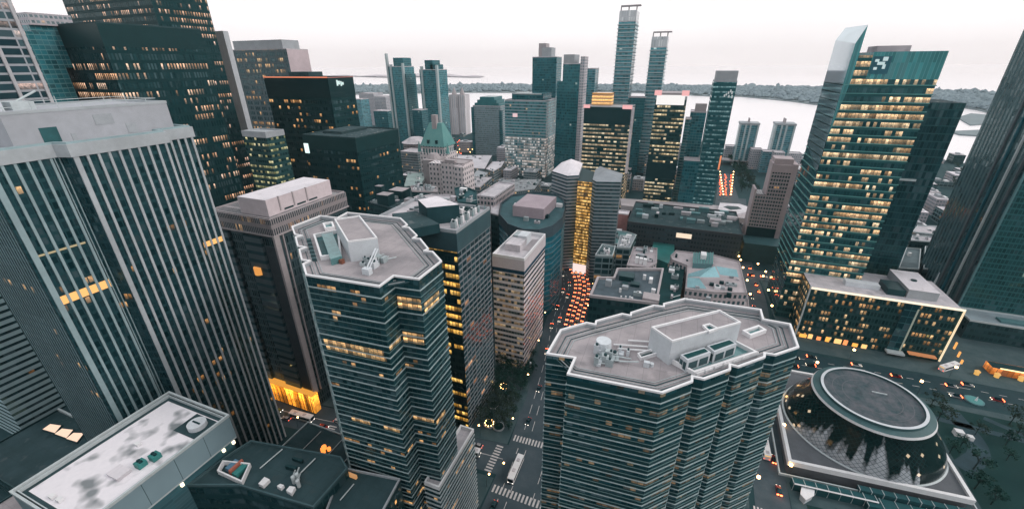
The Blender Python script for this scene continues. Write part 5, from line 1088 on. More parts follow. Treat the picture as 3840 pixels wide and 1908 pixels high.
def slope(pts, name, mt): 
    m = MB(); m.face([(*P(*Z5((x, y))[0], z), z) for x, y, z in pts]); return rel(t, m, name, mt)
slope(((1370, 600, 36.5), (1530, 590, 40), (1650, 490, 45), (1640, 480, 45.5), (1380, 560, 38)), 'copper_slope', M_CB)
slope(((1365, 720, 36.2), (1600, 740, 37), (1510, 610, 41), (1370, 605, 40)), 'copper_slope', M_CB)
slope(((1510, 600, 42), (1760, 600, 42), (1700, 470, 45), (1650, 485, 45)), 'copper_slope', M_CB)
slope(((1760, 570, 41), (1985, 600, 41), (1960, 510, 44), (1710, 465, 44)), 'copper_slope', M_CB)
for i, (x, y) in enumerate(((1660, 680), (1490, 715), (1780, 660), (1900, 590), (1880, 740), (1790, 725), (1870, 800), (1620, 850))):
    a, b = P(*Z5((x, y))[0], 37); rel(t, MB().box(a - 1.1, a + 1.1, b - .8, b + .8, 35, 37.6), 'dormer', [M_DARK, M_CONC][i % 2])
g = Z5((1440, 420), (1670, 430), (1680, 290), (1450, 290)); b_ = PP(40, *g); rel(t, MB().prism(b_, 36, 39), 'mechanical_screen', M_STEELB)
for i in range(8):
    f = i / 7; a = Vector(b_[0]).lerp(Vector(b_[1]), f); b = Vector(b_[3]).lerp(Vector(b_[2]), f); rel(t, MB().tube([(*a, 39.3), (*b, 39.3)], .3, 4), 'grille_bar', M_TEAL)
a, b = P(*Z5((1560, 350))[0], 40); rel(t, MB().box(a - 1.6, a + 1.6, b - 3, b + 3, 39, 42), 'white_unit', M_CAPW)
roofblk('dark_court_block', 'dark green black block face between the cluttered roof and the blue roofed block', 33, Z5((1010, 930), (1280, 870), (1340, 480), (1180, 440), (1080, 520)), F_RBCR, surf('black_green_roof', (.010, .03, .030), .8, .3, .1), par=0)
for i, q in enumerate((((1350, 900), (2110, 970), (2090, 810), (1350, 760)),)):
    t2 = roofblk('stepped_terraces', 'pinkish stepped terraces at the foot of the blue roofed block', 27, Z5(*q), F_STONE2, M_PINK, par=.5)
    for k in range(7):
        a, b = P(*Z5((1560 + k * 75, 920 - k * 8))[0], 27); rel(t2, MB().box(a - 3, a + 3, b - .5, b + .5, 27, 29), 'terrace_step', M_CONC)
# ------------------------------------------------ hotel with copper roof, station sheds, old stone blocks
t, b = BG('copper_roofed_hotel', 'large stone hotel with green copper pyramid roof and chimney', 1652, 1738, 608, 400, F_STONE, 22, cat='hotel', roofm=M_PINK)
rel(t, MB().prism(rect(b[0] - 22, b[0] + .5, b[2] + 10, b[2] + 26), 0, b[4] - 4), 'wing', F_STONE); rel(t, MB().prism(rect(b[1] - 10, b[1] + 1, b[2] - 4, b[2] + 22.5), 0, b[4] - 2), 'wing', F_STONE)
rel(t, MB().prism(rect(b[0] + 4, b[1] - 12, b[2] + 2, b[2] + 8), b[4] - .1, b[4] + 3), 'roof_step', M_PINK)
v0 = 460.; x0, zt = onV(1572, 545, v0); x1, _ = onV(1668, 545, v0); zk = onV(1610, 465, v0)[1]
rel(t, MB().prism(rect(x0, x1, v0, v0 + 30), 0, zt - 9, top=True), 'tower_block', F_STONE)
rel(t, MB().prism(rect(x0 + 3, x1 - 3, v0 + 2, v0 + 28), zt - 9.1, zt, top=True), 'upper_storey', fac('arcade_windows', (.58, .56, .57), (.03, .08, .085), 11, 4.2, .25, (.1, .9), lit=0, S=0, seed=90))
m = MB(); r0 = rect(x0 + 1, x1 - 1, v0, v0 + 30); cxx = (x0 + x1) / 2
r1 = rect(cxx - 9, cxx + 9, v0 + 12, v0 + 18); m.prism(r0, zt, zk, top=True, poly2=r1); rp = rel(t, m, 'copper_roof', M_TEAL)
for dx in (-6, 6): rel_child(rp, t, MB().box(cxx + dx - 1.6, cxx + dx + 1.6, v0 + 1.2, v0 + 6, zt + 3, zt + 7.5), 'dormer', M_DKWALL)
rel_child(rp, t, MB().prism([(cxx - 3.2, v0 + 9), (cxx + 3.2, v0 + 9), (cxx + 3.2, v0 + 15), (cxx - 3.2, v0 + 15)], zk - 14, zk + 10), 'chimney', M_PINK)
for dx in (-1, 1): rel_child(rp, t, MB().cyl(cxx + dx * ((x1 - x0) / 2 + 2), v0 + 3, zt - 8, zt + 5, 2.6, 8, 0, .3), 'turret', M_TEAL)
g0, gz = onV(1607, 580, v0 - 25); rel(t, MB().box(g0 - 9, g0 + 9, v0 - 26, v0, 0, gz - 6).cyl(g0, v0 - 13, gz - 6.1, gz, 9, 12, 0, 5), 'gabled_pavilion', M_PINK); rel(t, MB().cyl(g0, v0 - 26.2, gz - 13, gz - 12.8, 2, 10).box(g0 - 1.6, g0 + 1.6, v0 - 26.3, v0 - 26, gz - 14, gz - 11), 'round_window', M_DARK)
t, b = BG('white_dome_hall', 'pale domed roof left of the copper roofed hotel', 1512, 1568, 535, 540, F_STONE2, 40, cat='hall', roofm=M_ROOFP); rel(t, MB().cyl((b[0] + b[1]) / 2, b[2] + 15, b[4] - .1, b[4] + 7, 22, 16, 0, 9), 'shallow_dome', M_ROOFP)
BG('dark_low_block', 'dark block with white window dots beneath the pale domed roof', 1500, 1565, 568, 505, F_MISC, 30, cat='building', roofm=M_ROOFP)
# station sheds
zs_ = 18.
for i, q in enumerate((((1700, 612), (1720, 582), (1845, 582), (1818, 632), (1745, 628)), ((1822, 632), (1848, 606), (1892, 604), (1880, 625), (1850, 642)), ((1768, 665), (1790, 636), (1830, 648), (1812, 664)), ((1765, 700), (1770, 662), (1845, 664), (1800, 702)), ((1870, 700), (1888, 672), (2030, 672), (2005, 708), (1930, 718)), ((1515, 700), (1530, 648), (1602, 648), (1580, 690)), ((1830, 742), (1848, 712), (1925, 716), (1920, 742)))):
    lb = ['broad white curved station shed roof left of the banded glass block', 'white shed roof wedge at the right of the broad shed', 'small grey roof below the broad white shed', 'pale sloping roof behind the copper roofed hotel', 'long speckled grey roof in front of the banded glass block', 'pale green flat roof left of the stone hotel', 'white low roof behind the teal curved tower'][i]
    roofblk('station_shed', lb, zs_ + (6 if i == 5 else 0), q, F_MISC, [M_ROOFW, M_ROOFW, M_CONC, M_ROOFP, surf('speckled_grey', (.34, .36, .38), .9, .5, .3), surf('pale_green_roof', (.36, .46, .45), .9, .2, .08), M_ROOFW][i], par=.6, units=[3, 1, 1, 2, 9, 2, 2][i], seed=30 + i, cat='station shed')
BG('stone_arcade_block', 'stone block with tall pilasters and cornice behind the dark rooftops', 1788, 1852, 735, 255, F_STONE2, 40, cat='building', roofm=M_ROOFP)
# dark rooftops behind the grid tower
zr1 = 74.
for i, (z_, q, mt, rm, lb) in enumerate((
    (70., ((1380, 760), (1500, 790), (1640, 790), (1640, 730), (1500, 700), (1440, 735)), F_DARKB, M_ROOFD, 'dark mansard roofed block immediately behind the banded tower left of the avenue'),
    (80., ((1570, 775), (1650, 790), (1728, 768), (1716, 736), (1620, 730), (1560, 742)), F_DARKB, M_ROOFP, 'dark block topped by two pale roof plates'),
    (78., ((1545, 718), (1640, 722), (1640, 705), (1590, 695), (1540, 700)), F_DARKB, M_PINK, 'dark low block with pinkish roof behind the pale roof plates'),
    (82., ((1718, 760), (1790, 765), (1786, 718), (1740, 700), (1704, 708)), F_DARKB, surf('teal_dark_roof', (.03, .065, .07)), 'dark square tower block beside the stone arcade block'),
    (60., ((1840, 800), (1880, 812), (1880, 745), (1845, 742)), F_DARKB, M_ROOFP, 'dark narrow block between the arcade block and the curved glass tower'))):
    tb = roofblk('dark_roofed_block', lb, z_, q, mt, rm, par=.8, units=7, seed=50 + i)
    if i == 0:
        for (x, y, w, h, mm_) in ((1450, 765, 7, 7, M_DKWALL), (1500, 735, 9, 5, M_DKWALL), (1590, 770, 8, 6, M_ROOFD), (1540, 760, 5, 3, M_PINK), (1620, 745, 5, 8, M_DKWALL), (1430, 745, 4, 9, M_DKWALL)):
            a, b = P(x, y, z_); o = rel(tb, MB().box(a - w * .6, a + w * .6, b - w * .5, b + w * .5, z_ - .1, z_ + h), 'penthouse', mm_); m = MB(); m.face([(*k_, z_ + h + .05) for k_ in rect(a - w * .6, a + w * .6, b - w * .5, b + w * .5)]); rel_child(o, tb, m, 'penthouse_roof', [M_PINK, M_ROOFG, M_ROOFP][int(w) % 3])
# low roofs on the right behind the podium
for i, (z_, q, mt, rm, lb) in enumerate((
    (16., ((3420, 870), (3560, 885), (3545, 850), (3440, 846)), F_MISC, M_ROOFP, 'highest up of the flat grey roofs between the dark block and the far right tower'),
    (14., ((3415, 902), (3590, 915), (3590, 890), (3420, 884)), F_DARKB, M_ROOFP, 'long grey roof strip right of the dark glass block'),
    (18., ((3370, 1005), (3445, 1010), (3452, 935), (3398, 930)), F_DARKB, surf('slate_roof_a', (.10, .14, .155)), 'left of two slate grey flat roofs behind the podium'),
    (18., ((3462, 1008), (3570, 1012), (3585, 930), (3468, 925)), F_DARKB, surf('slate_roof_b', (.11, .155, .17)), 'right of two slate grey flat roofs behind the podium'))):
    roofblk('low_flat_block', lb, z_, q, mt, rm, par=1, parm=M_COP)
# fill of small buildings before the lake: only seen as glimpses between towers
rnd = random.Random(77)
boxes = []
for o in list(COL.objects):
    if o.parent is None and o.type == 'EMPTY':
        pts = []
        for c in o.children:
            if c.type == 'MESH' and c.name.split('.')[0] in ('wall', 'glass_wall', 'roof', 'wing', 'tower_block', 'terrace', 'lower_wing'):
                pts += [(c.location.x + v.co.x + o.location.x, c.location.y + v.co.y + o.location.y) for v in c.data.vertices]
        if pts: boxes.append((min(p[0] for p in pts), max(p[0] for p in pts), min(p[1] for p in pts), max(p[1] for p in pts)))
def clear(x, y, w, d, g=3): return all(x + w + g < a or x - g > b or y + d + g < c or y - g > e for a, b, c, e in boxes)
def near(path, x, y, r): return any(math.dist((x, y), ((p[0] + q[0]) / 2, (p[1] + q[1]) / 2)) < r or math.dist((x, y), p) < r for p, q in zip(path, path[1:]))
n = 0
for i in range(2600):
    x = rnd.uniform(-700, 420); y = rnd.uniform(240, 1120) if i % 2 else rnd.uniform(240, 600); w, d = rnd.uniform(9, 28), rnd.uniform(9, 28)
    if y > 560 and x > 20 and x < 120 and y < 800: continue
    sy = None
    for a, b in zip(shore, shore[1:]):
        if a[0] <= x <= b[0]: sy = a[1] + (b[1] - a[1]) * (x - a[0]) / (b[0] - a[0])
    if sy is None: continue
    if y + d > sy - 12 or not clear(x, y, w, d) or near(UNI + SIM, x + w / 2, y + d / 2, 32) or (300 - d < y < 350) or (x > 40 and y < 330) or (222 - d < y < 244): continue
    h = rnd.choice((8, 11, 14, 18, 24, 30)) * (1.0 if y < 700 else .8)
    if -330 < x < 260 and y < 560 : h = min(h, 15)
    tower('distant_building', 'low city building glimpsed between the towers before the lake', (x, x + w, y, y + d), h, rnd.choice((F_MISC, F_PALE, F_STONE2, F_DARKB, F_GRID)), rnd.choice((M_ROOFP, M_ROOFG, M_ROOFD, M_CONC, M_ROOFW)), cat='building', par=0, group='low city buildings glimpsed between the towers', pent=[((x + w * .3, x + w * .6, y + d * .3, y + d * .6), 2.5, M_CONC, h, 'roof_box'), ((x + w * .7, x + w * .85, y + d * .15, y + d * .4), 1.6, M_CAPW, h, 'roof_box')])
    boxes.append((x, x + w, y, y + d)); n += 1
    if n > 230: break
print('distant', n)
# unseen towers added behind the viewpoint for the glass fronts to mirror
for i, (a, b, c_, d_, h_, mt) in enumerate(((-150, -112, -95, -62, 120, F_STR), (-98, -66, -120, -78, 175, F_WB), (-52, -18, -105, -70, 90, F_STONE), (-6, 34, -100, -64, 150, F_PALE), (48, 90, -120, -80, 110, F_GG), (104, 150, -95, -60, 190, F_CON2), (-215, -170, -80, -40, 140, F_G3))):
    tower('unseen_tower', ['pale striped', 'white banded', 'stone', 'pale grey', 'teal banded', 'blank white', 'grey banded'][i] + ' unseen tower added behind the viewpoint for the glass fronts to mirror', (a, b, c_, d_), h_, mt, M_ROOFG, par=.8)
# haze in the air over the city
hz = MB().box(-6500, 4500, -300, 9500, -3, 420).add('haze', None); setting(hz)
hm = bpy.data.materials.new('thin_haze'); hm.use_nodes = True; ht = hm.node_tree; ht.nodes.clear(); ho = ht.nodes.new('ShaderNodeOutputMaterial'); vs = ht.nodes.new('ShaderNodeVolumeScatter')
vs.inputs['Color'].default_value = (.80, .97, 1, 1); vs.inputs['Density'].default_value = 4.8e-5; vs.inputs['Anisotropy'].default_value = .2; ht.links.new(vs.outputs[0], ho.inputs['Volume']); hz.data.materials.clear(); hz.data.materials.append(hm)
# ------------------------------------------------ traffic
M_CARS = [surf('car_paint_' + n, c, .25, .05, .5, spec=.6) for n, c in (('white', (.6, .6, .62)), ('black', (.02, .02, .025)), ('silver', (.3, .31, .33)), ('red', (.28, .02, .02)), ('dark_blue', (.03, .05, .10)))]
M_GLS = surf('car_glass', (.01, .015, .02), .08, .1, 1, spec=.8)
M_TYRE = surf('tyre_rubber', (.015, .015, .015), .9, .1, 2)
def car_body():
    m = MB(); w = .9
    for s in ((-1, 1),):
        m.prism([(-w, -2.2), (w, -2.2), (w, 2.2), (-w, 2.2)], .28, .82, poly2=[(w * q, l) for q, l in ((-.96, -2.15), (.96, -2.15), (.96, 2.1), (-.96, 2.1))])
    return m
def cabin(): 
    m = MB(); m.prism([(-.84, -1.9), (.84, -1.9), (.84, 1.0), (-.84, 1.0)], .81, 1.42, poly2=[(-.68, -1.5), (.68, -1.5), (.68, .35), (-.68, .35)]); return m
def make_car(i):
    t = root('car', '', 'car'); b = car_body().add('body', M_CARS[i], t)
    cabin().add('cabin_glass', M_GLS, t); MB().prism([(-.66, -1.45), (.66, -1.45), (.66, .3), (-.66, .3)], 1.40, 1.46).add('roof', M_CARS[i], t)
    for s in (-1, 1):
        MB().box(s * .62 - .22, s * .62 + .22, -2.26, -2.17, .55, .78).add('tail_light', M_TAIL, t)
        MB().box(s * .62 - .2, s * .62 + .2, 2.14, 2.26, .5, .7).add('headlight', M_HEAD, t)
        for y in (-1.35, 1.35):
            m = MB(); n = 10
            for k in range(n):
                a0, a1 = 2 * math.pi * k / n, 2 * math.pi * (k + 1) / n
                p0 = (y + .32 * math.cos(a0), .32 + .32 * math.sin(a0)); p1 = (y + .32 * math.cos(a1), .32 + .32 * math.sin(a1))
                x0, x1 = s * .72, s * .93
                m.face([(x0, *p0), (x0, *p1), (x1, *p1), (x1, *p0)])
            m.face([(s * .93, y + .32 * math.cos(2 * math.pi * k / n), .32 + .32 * math.sin(2 * math.pi * k / n)) for k in range(n)])
            m.add('wheel', M_TYRE, t)
    return t
protos = {}
def car(x, y, ang, i, label, group, z=.03):
    if i not in protos:
        t = make_car(i); protos[i] = t
    else:
        s = protos[i]; t = s.copy(); COL.objects.link(t)
        for c in s.children: d = c.copy(); COL.objects.link(d); d.parent = t
    t.location = (x, y, z); t.rotation_euler.z = ang; t['label'] = label; t['group'] = group; return t
def far_mesh(i):
    me_ = MB(); b = car_body(); c = cabin(); me_.v, me_.f, me_.u = b.v[:], b.f[:], b.u[:]; me_.mi = [0] * len(b.f)
    k = len(me_.v); me_.v += c.v; me_.f += [[q + k for q in f] for f in c.f]; me_.u += c.u; me_.mi += [1] * len(c.f)
    for s in (-1, 1): me_.box(s * .55 - .38, s * .55 + .38, -2.34, -2.15, .5, 1.0, 2).box(s * .6 - .22, s * .6 + .22, 2.14, 2.3, .45, .75, 3)
    me_ = me_.me()
    for m in (M_CARS[i], M_GLS, glow('tail_glow_far', (1, .14, .05), 9), glow('head_glow_far', (1, .85, .65), 3)): me_.materials.append(m)
    return me_
FM = [far_mesh(i) for i in range(5)]
def fcar(x, y, ang, i, label, group, z=.03):
    o = bpy.data.objects.new('car', FM[i]); COL.objects.link(o); o.location = (x, y, z); o.rotation_euler.z = ang; return tag(o, label, 'car', group)
def along(path, d):
    for a, b in zip(path, path[1:]):
        L = math.dist(a, b)
        if d <= L: return lerp2(a, b, d / L), math.atan2(-(b[0] - a[0]), b[1] - a[1])
        d -= L
    return path[-1], 0
rnd = random.Random(31)
# queue on the curved avenue, red tail lights towards us
for off in (.6, 3.8, 7.0, 10.2):
    d = 175 + rnd.uniform(0, 4)
    while d < 345:
        (x, y), a = along(UNI, d)
        fcar(x + off * math.cos(a), y + off * math.sin(a), a, rnd.choice((0, 1, 1, 2, 3, 4)), 'small car with red tail lights in the queue on the curved avenue', 'cars queuing with red tail lights on the curved avenue')
        d += rnd.uniform(5.2, 7.2)
for off in (-4, -8):
    d = 180
    while d < 320:
        (x, y), a = along(UNI, d)
        fcar(x + off * math.cos(a), y + off * math.sin(a), a + math.pi, rnd.choice((0, 1, 2)), 'small car with headlights coming towards the camera on the curved avenue', 'oncoming cars on the curved avenue'); d += rnd.uniform(14, 40)
# near cars on the avenue at the bottom
near_cars = [(-31, 84, 0, 3, 'dark red car in the right hand lane at the bottom of the avenue'), (-33.6, 90.5, 0, 0, 'white car just ahead of the dark red car at the bottom of the avenue'), (-37.5, 82, 0, 0, 'white car at the very bottom of the avenue, left lane'), (-34.5, 79, 0, 2, 'silver car at the very bottom of the avenue, middle lane'), (-38, 74.5, 0, 0, 'second white car from the bottom edge of the avenue'), (-31.2, 75.5, 0, 3, 'red car nearest the bottom edge on the right of the avenue'),
             (-28.5, 91.5, 0, 3, 'red car beside the kerb before the junction'), (-44.6, 93, math.pi, 1, 'black car with headlights turning left of the bus'), (-45, 83, math.pi, 1, 'black car left of the bus lane, lower one'), (-33, 131, 0, 1, 'black car just past the junction'), (-37, 143, 0, 2, 'silver car past the junction on the avenue'), (-46, 136, math.pi, 1, 'dark oncoming car with headlights beside the plaza trees'), (-48, 158, math.pi, 1, 'dark oncoming car farther up beside the plaza'), (-30.6, 118, 0, 1, 'black car crossing the junction'),
             (-79, 108.5, -math.pi / 2 + .1, 3, 'red car on the cross street by the plaza'), (-62, 115.5, math.pi / 2, 2, 'silver car on the cross street near the junction'), (-70, 113, -math.pi / 2, 1, 'black car with lights on the cross street by the plaza')]
for x, y, a, i, lb in near_cars: car(x, y, a, i, lb, 'cars near the junction at the bottom')
for i, (x, y, a, c_) in enumerate(((-160, 99.5, -1.5, 1), (-152, 97, 1.6, 2), (-132, 99.5, -1.5, 3), (-128, 104.5, -1.5, 0), (-171, 102.5, -1.5, 1))):
    car(x, y, a, c_, ['black car at the far left of the cross street by the amber lobby', 'silver car next to the ribbed tower foot on the cross street', 'red car right of the left hand bus', 'white car near the zebra crossing below the amber lobby', 'black car partly behind the ribbed tower by the lobby'][i], 'cars on the cross street by the amber lobby')
for d in range(30, 330, 13):
    (x, y), a = along(SIM, d + rnd.uniform(-3, 3)); s = rnd.choice((-2.6, 2.6)); fcar(x + s * math.cos(a), y + s * math.sin(a), a if s > 0 else a + math.pi, rnd.choice((0, 1, 2, 3)), 'small car on the narrow street right of the wide banded tower', 'cars on the narrow right hand street', .028)
for lane in (-6, -2.2, 2.2, 6):
    d = rnd.uniform(60, 80)
    while d < 330:
        (x, y), a = along(WEL, d); fcar(x + lane * math.cos(a), y + lane * math.sin(a), a if lane < 0 else a + math.pi, rnd.choice((0, 1, 2, 3)), 'small car on the wide cross street behind the concert hall', 'cars on the street behind the concert hall', .02); d += rnd.uniform(16, 60)
for d in list(range(300, 620, 9)) + [305 + k * 4.3 for k in range(26)]:
    (x, y), a = along(FRONT, d); fcar(x + rnd.choice((-3, 3)) * math.cos(a), y + rnd.choice((-3, 3)) * math.sin(a), a, rnd.choice((0, 1, 3)), 'small car on the far cross street beyond the split tower', 'cars on the far cross street', .018)
for (dx) in (-9, 9, 0):
    for d in range(0, 90, 7):
        (x, y) = P(2720 + dx * 2.2, 730 - d * .9, 0); fcar(x + rnd.uniform(-1, 1), y, 0, rnd.choice((0, 1, 3)), 'tiny car in the orange lit traffic loop near the rail lands', 'cars in the orange lit traffic loop')
def bus(x, y, ang, label, L=12.2):
    t = root('bus', label, 'bus', (x, y, .03), None, ang); MB().box(-1.3, 1.3, -L / 2, L / 2, .4, 3.1).add('body', M_CAPW, t)
    for s in (-1, 1): MB().box(s * 1.3 - .03, s * 1.3 + .03, -L / 2 + .6, L / 2 - .8, 1.4, 2.5).add('side_window', M_GLS, t)
    MB().box(-1.15, 1.15, L / 2 - .02, L / 2 + .05, 1.1, 2.7).add('windscreen', M_GLS, t); MB().box(-1, 1, -L / 2 - .05, -L / 2 + .01, 2.4, 2.8).add('rear_sign', glow('bus_sign', (1, .6, .2), 1.2), t)
    for s in (-1, 1):
        MB().box(s * .95 - .18, s * .95 + .18, -L / 2 - .06, -L / 2, .8, 1.1).add('tail_light', M_TAIL, t); MB().box(s * .95 - .18, s * .95 + .18, L / 2, L / 2 + .06, .7, .95).add('headlight', M_HEAD, t)
        for yy in (-L / 2 + 2.6, L / 2 - 2.6): MB().box(s * 1.1 - .16, s * 1.1 + .16, yy - .48, yy + .48, 0, .96).add('wheel', M_TYRE, t)
    for yy in (-3, 2): MB().box(-.6, .6, yy - .7, yy + .7, 3.1, 3.3).add('roof_unit', M_ROOFP, t)
    return t
b0, b1 = P(1912, 1790, 3), P(1955, 1703, 3); bus((b0[0] + b1[0]) / 2, (b0[1] + b1[1]) / 2, math.pi, 'long white bus on the avenue just before the junction at the bottom')
b0, b1 = P(1092, 1540, 3), P(1165, 1560, 3); bus((b0[0] + b1[0]) / 2, (b0[1] + b1[1]) / 2, -math.pi / 2 + .08, 'long white bus on the cross street below the amber lobby')
b0 = P(1770, 1688, 2); bus(*b0, -math.pi / 2 + .12, 'short white bus on the cross street by the small plaza', 7)
b0 = P(2872, 1680, 2); bus(b0[0], b0[1], 0, 'white bus on the narrow street between the banded tower and the concert hall', 9)
b0 = P(3218, 1408, 2); bus(*b0, .2, 'small white and pink lit van on the street behind the concert hall', 5.5)
b0 = P(3560, 1370, 2); bus(b0[0], b0[1], -.9, 'pale grey bus under the podium corner on the right', 12)
for k in range(26):
    x, y = P(1700 + k * 2.2 + rnd.uniform(-6, 6), 575 - (k % 13) * 4.2, 0); fcar(x, y, 0, rnd.choice((0, 1, 3)), 'tiny car in the glowing street left of the arched tower', 'cars in the glowing street left of the arched tower')
# ------------------------------------------------ lamps
M_POLE = surf('lamp_pole_metal', (.08, .10, .11), .5, .2, 1)
pole = MB().tube([(0, 0, 0), (0, 0, 7.4)], [.11, .07], 6).tube([(0, 0, 7.3), (1.1, 0, 7.7)], .05, 4).me(); pole.materials.append(M_POLE)
hd = MB().cyl(1.2, 0, 7.4, 7.75, .34, 8).me(); hd.materials.append(M_LAMP)
hd2 = MB().cyl(1.2, 0, 7.2, 7.9, .62, 8).me(); hd2.materials.append(M_LAMP)
def lamp(x, y, label, group, a=0, big=False):
    t = root('street_lamp', label, 'street lamp', (x, y, .1), group, a); 
    for nm, me_ in (('pole', pole), ('lamp_head', hd2 if big else hd)): o = bpy.data.objects.new(nm, me_); COL.objects.link(o); o.parent = t
def lamps(path, off, d0, d1, st, label, group, big=False):
    d = d0
    while d < d1:
        (x, y), a = along(path, d); s = 1 if int(d / st) % 2 else -1
        lamp(x + s * off * math.cos(a), y + s * off * math.sin(a), label, group, a + (math.pi if s > 0 else 0), big); d += st
lamps(UNI, 14, 60, 360, 15, 'lit street lamp on the edge of the avenue', 'street lamps along the avenue')
lamps(SIM, 7.2, 60, 420, 11, 'lit amber street lamp on the narrow street right of the wide banded tower', 'street lamps along the narrow street', True)
lamps(WEL, 10.5, 70, 330, 22, 'lit amber street lamp on the street behind the concert hall', 'street lamps behind the concert hall', True)
lamps(KING, 8.6, 215, 380, 16, 'lit street lamp on the cross street at the bottom', 'street lamps along the bottom cross street')
lamps(FRONT, 10, 300, 560, 14, 'lit amber street lamp on the far cross street', 'street lamps on the far cross street', True)
for i in range(9):
    for dx in (-14, 14):
        x, y = P(2718 + dx * (1 + .1 * i), 750 - i * 11, 0); lamp(x, y, 'amber street lamp round the traffic loop near the rail lands', 'street lamps round the traffic loop', 0, True)
for k in range(12):
    x, y = P(1690 + k * 8, 585 - abs((k % 6) - 3) * 11, 0); lamp(x, y, 'amber street lamp left of the foot of the arched tower', 'street lamps left of the arched tower', 0, True)
# loop road by the rail lands
setting(MB().prism(PP(0, (2680, 770), (2780, 772), (2755, 700), (2735, 650), (2708, 650), (2692, 700)), -.2, .014).add('road', M_ASP))
o = MB().prism(PP(0, (2712, 745), (2728, 745), (2726, 690), (2714, 690)), -.1, .2).add('traffic_island', M_PAVE); setting(o)
# ------------------------------------------------ trees
M_BARK = surf('dark_bark', (.05, .045, .04), .9, .3, 1)
M_LEAF = [surf('dark_foliage_' + str(i), c, .85, .4, .8) for i, c in enumerate(((.022, .045, .034), (.035, .060, .046), (.05, .045, .032)))]
def tree_parts(seed, h=8, r=3, leaf=0):
    rnd = random.Random(seed); tr = MB().tube([(0, 0, 0), (.1, 0, h * .35), (0, .1, h * .62)], [.22, .16, .08], 6)
    for k in range(6):
        a = k * 1.05 + rnd.random(); tr.tube([(0, 0, h * (.3 + .05 * k)), (r * .6 * math.cos(a), r * .6 * math.sin(a), h * (.6 + .05 * k))], [.09, .03], 4)
    v = []; f = []
    for cl in range(16):
        a = rnd.uniform(0, 6.28); q = r * rnd.random() ** .6; cx, cy, cz = q * math.cos(a), q * math.sin(a), h * rnd.uniform(.5, .98) - q * .25; cr = rnd.uniform(.7, 1.3)
        for k in range(24):
            d = Vector((rnd.gauss(0, 1), rnd.gauss(0, 1), rnd.gauss(0, .8))).normalized() * cr * rnd.uniform(.5, 1.1); c = Vector((cx, cy, cz)) + d
            n1 = Vector((rnd.gauss(0, 1), rnd.gauss(0, 1), rnd.gauss(0, 1))).normalized(); n2 = n1.cross(Vector((rnd.gauss(0, 1), rnd.gauss(0, 1), rnd.gauss(0, 1)))).normalized(); s = rnd.uniform(.14, .34)
            b = len(v); v += [tuple(c - n1 * s), tuple(c + n2 * s), tuple(c + n1 * s), tuple(c - n2 * s)]; f.append((b, b + 1, b + 2, b + 3))
    a = tr.me(); a.materials.append(M_BARK); b = mesh(v, f); b.materials.append(M_LEAF[leaf]); return a, b
TP = [tree_parts(i, 7 + i % 3, 2.6 + .4 * (i % 3), i % 3) for i in range(6)]
def tree(x, y, k, label, group, s=1., z=.13):
    t = root('tree', label, 'tree', (x, y, z), group, k * 1.3); t.scale = (s, s, s)
    for nm, me_ in zip(('trunk', 'crown'), TP[k % 6]): o = bpy.data.objects.new(nm, me_); COL.objects.link(o); o.parent = t
rnd = random.Random(41); placed = []
def scatter(n, x0, x1, y0, y1, label, group, gap=4, s=(.8, 1.2), test=None):
    c = 0; tries = 0
    while c < n and tries < n * 30:
        tries += 1; x, y = rnd.uniform(x0, x1), rnd.uniform(y0, y1)
        if any(math.dist((x, y), p) < gap for p in placed) or not clear(x, y, .1, .1, 1.5) or (test and not test(x, y)): continue
        tree(x, y, rnd.randrange(6), label, group, rnd.uniform(*s)); placed.append((x, y)); c += 1
scatter(34, -96, -54, 126, 170, 'dark leafy tree on the plaza left of the avenue', 'trees on the plaza by the avenue', 3.6, test=lambda x, y: x < -55 and x > -66 - (y - 126) * .2)
for d in range(120, 300, 9):
    (x, y), a = along(UNI, d)
    for s in (-15, 14.6): 
        px, py = x + s * math.cos(a), y + s * math.sin(a)
        if clear(px, py, .1, .1, 1): tree(px, py, d % 6, 'dark street tree on the kerb of the avenue', 'street trees along the avenue', .7); placed.append((px, py))
scatter(95, 124, 300, 138, 214, 'dark tree in the sunken garden right of the concert hall', 'trees in the garden by the concert hall', 5.5, (.8, 1.35), test=lambda x, y: not near(smooth([(124, 140), (150, 150), (170, 172), (172, 200), (150, 214)]), x, y, 4))
scatter(14, 66, 118, 129, 136, 'small dark tree before the terrace of the concert hall', 'trees before the concert hall terrace', 4.5, (.45, .6))
scatter(60, 66, 100, 590, 800, 'dark tree in the park by the traffic loop', 'trees in the park near the lake', 9, (1.2, 1.8), test=lambda x, y: x > 84)
scatter(50, 330, 420, 640, 1200, 'dark tree on the far right shore', 'trees on the right hand shore', 14, (1.3, 2.2))
# lit planters on the plaza
for i, (a, b) in enumerate(((1890, 1452), (1850, 1520), (1835, 1590), (1870, 1600))):
    x, y = P(a, b, 0); t = root('planter', ['planter with warm string lights by the white banded block', 'oval stone planter in the middle of the plaza', 'lit planter ring nearest the junction', 'round planter with dark shrubs nearest the avenue'][i], 'planter', (x, y, .13)); MB().cyl(0, 0, 0, .7, 2.6, 18).add('basin', M_CONC, t); MB().cyl(0, 0, .68, .9, 2.2, 18).add('soil', M_LAWN, t)
    if i in (0, 2):
        for k in range(9): MB().box(math.cos(k * .7) * 2 - .13, math.cos(k * .7) * 2 + .13, math.sin(k * .7) * 2 - .13, math.sin(k * .7) * 2 + .13, .9, 1.3).add('string_light', M_LAMP, t)
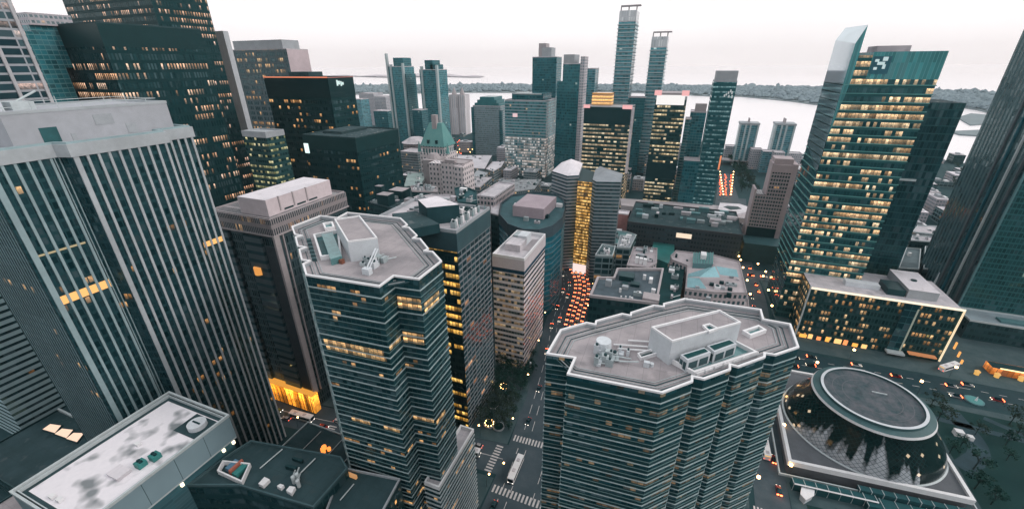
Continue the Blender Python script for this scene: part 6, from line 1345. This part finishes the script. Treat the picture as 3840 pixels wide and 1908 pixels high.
# ------------------------------------------------ light and world
W = bpy.data.worlds.new('World'); C.world = W; W.use_nodes = True; nt = W.node_tree; nt.nodes.clear()
out = nt.nodes.new('ShaderNodeOutputWorld'); bg = nt.nodes.new('ShaderNodeBackground'); sky = nt.nodes.new('ShaderNodeTexSky'); sky.sky_type = 'NISHITA'; sky.sun_disc = False
SEL, SAZ = math.radians(32), math.radians(75)      # elevation, direction measured from +y towards +x
sky.sun_elevation = SEL; sky.sun_rotation = SAZ; sky.air_density = 2.5; sky.dust_density = 6; sky.ozone_density = 1
bg.inputs[1].default_value = .10
geo = nt.nodes.new('ShaderNodeTexCoord'); sp = nt.nodes.new('ShaderNodeSeparateXYZ'); nt.links.new(geo.outputs['Generated'], sp.inputs[0])
rampn = nt.nodes.new('ShaderNodeValToRGB'); nt.links.new(sp.outputs[2], rampn.inputs[0]); e = rampn.color_ramp.elements
e[0].position = 0; e[0].color = (12.0, 11.6, 11.8, 1); e[1].position = .5; e[1].color = (11.7, 11.8, 12.0, 1); e2 = rampn.color_ramp.elements.new(.08); e2.color = (12.5, 12.2, 12.4, 1)
ns = nt.nodes.new('ShaderNodeTexNoise'); mp = nt.nodes.new('ShaderNodeMapping'); mp.inputs['Scale'].default_value = (1.2, 1.2, 5); nt.links.new(geo.outputs['Generated'], mp.inputs[0]); nt.links.new(mp.outputs[0], ns.inputs['Vector']); ns.inputs['Scale'].default_value = 1.6; ns.inputs['Detail'].default_value = 4
cl = nt.nodes.new('ShaderNodeMapRange'); nt.links.new(ns.outputs['Fac'], cl.inputs[0]); cl.inputs[1].default_value = .3; cl.inputs[2].default_value = .7; cl.inputs[3].default_value = .93; cl.inputs[4].default_value = 1.02
mu = nt.nodes.new('ShaderNodeMix'); mu.data_type = 'RGBA'; mu.blend_type = 'MULTIPLY'; mu.inputs[0].default_value = 1; nt.links.new(rampn.outputs[0], mu.inputs[6]); nt.links.new(cl.outputs[0], mu.inputs[7])
mx = nt.nodes.new('ShaderNodeMix'); mx.data_type = 'RGBA'; mx.inputs[0].default_value = .90; nt.links.new(sky.outputs[0], mx.inputs[6]); nt.links.new(mu.outputs[2], mx.inputs[7])
nt.links.new(mx.outputs[2], bg.inputs[0]); nt.links.new(bg.outputs[0], out.inputs[0])
sun = bpy.data.lights.new('sun', 'SUN'); sun.energy = 1.1; sun.angle = math.radians(14); sun.color = (1, .93, .90); so = bpy.data.objects.new('sun', sun); COL.objects.link(so)
d = Vector((math.sin(SAZ) * math.cos(SEL), math.cos(SAZ) * math.cos(SEL), math.sin(SEL))); so.rotation_euler = d.to_track_quat('Z', 'Y').to_euler(); so.location = (0, 0, 400)
C.view_settings.view_transform = 'Standard'; C.view_settings.look = 'None'; C.view_settings.exposure = 0; C.view_settings.gamma = 1
C.cycles.use_denoising = True; C.cycles.max_bounces = 6; C.cycles.diffuse_bounces = 3; C.cycles.glossy_bounces = 3; C.cycles.sample_clamp_indirect = 3; C.cycles.sample_clamp_direct = 12
C.cycles.use_light_tree = True; C.cycles.volume_bounces = 0
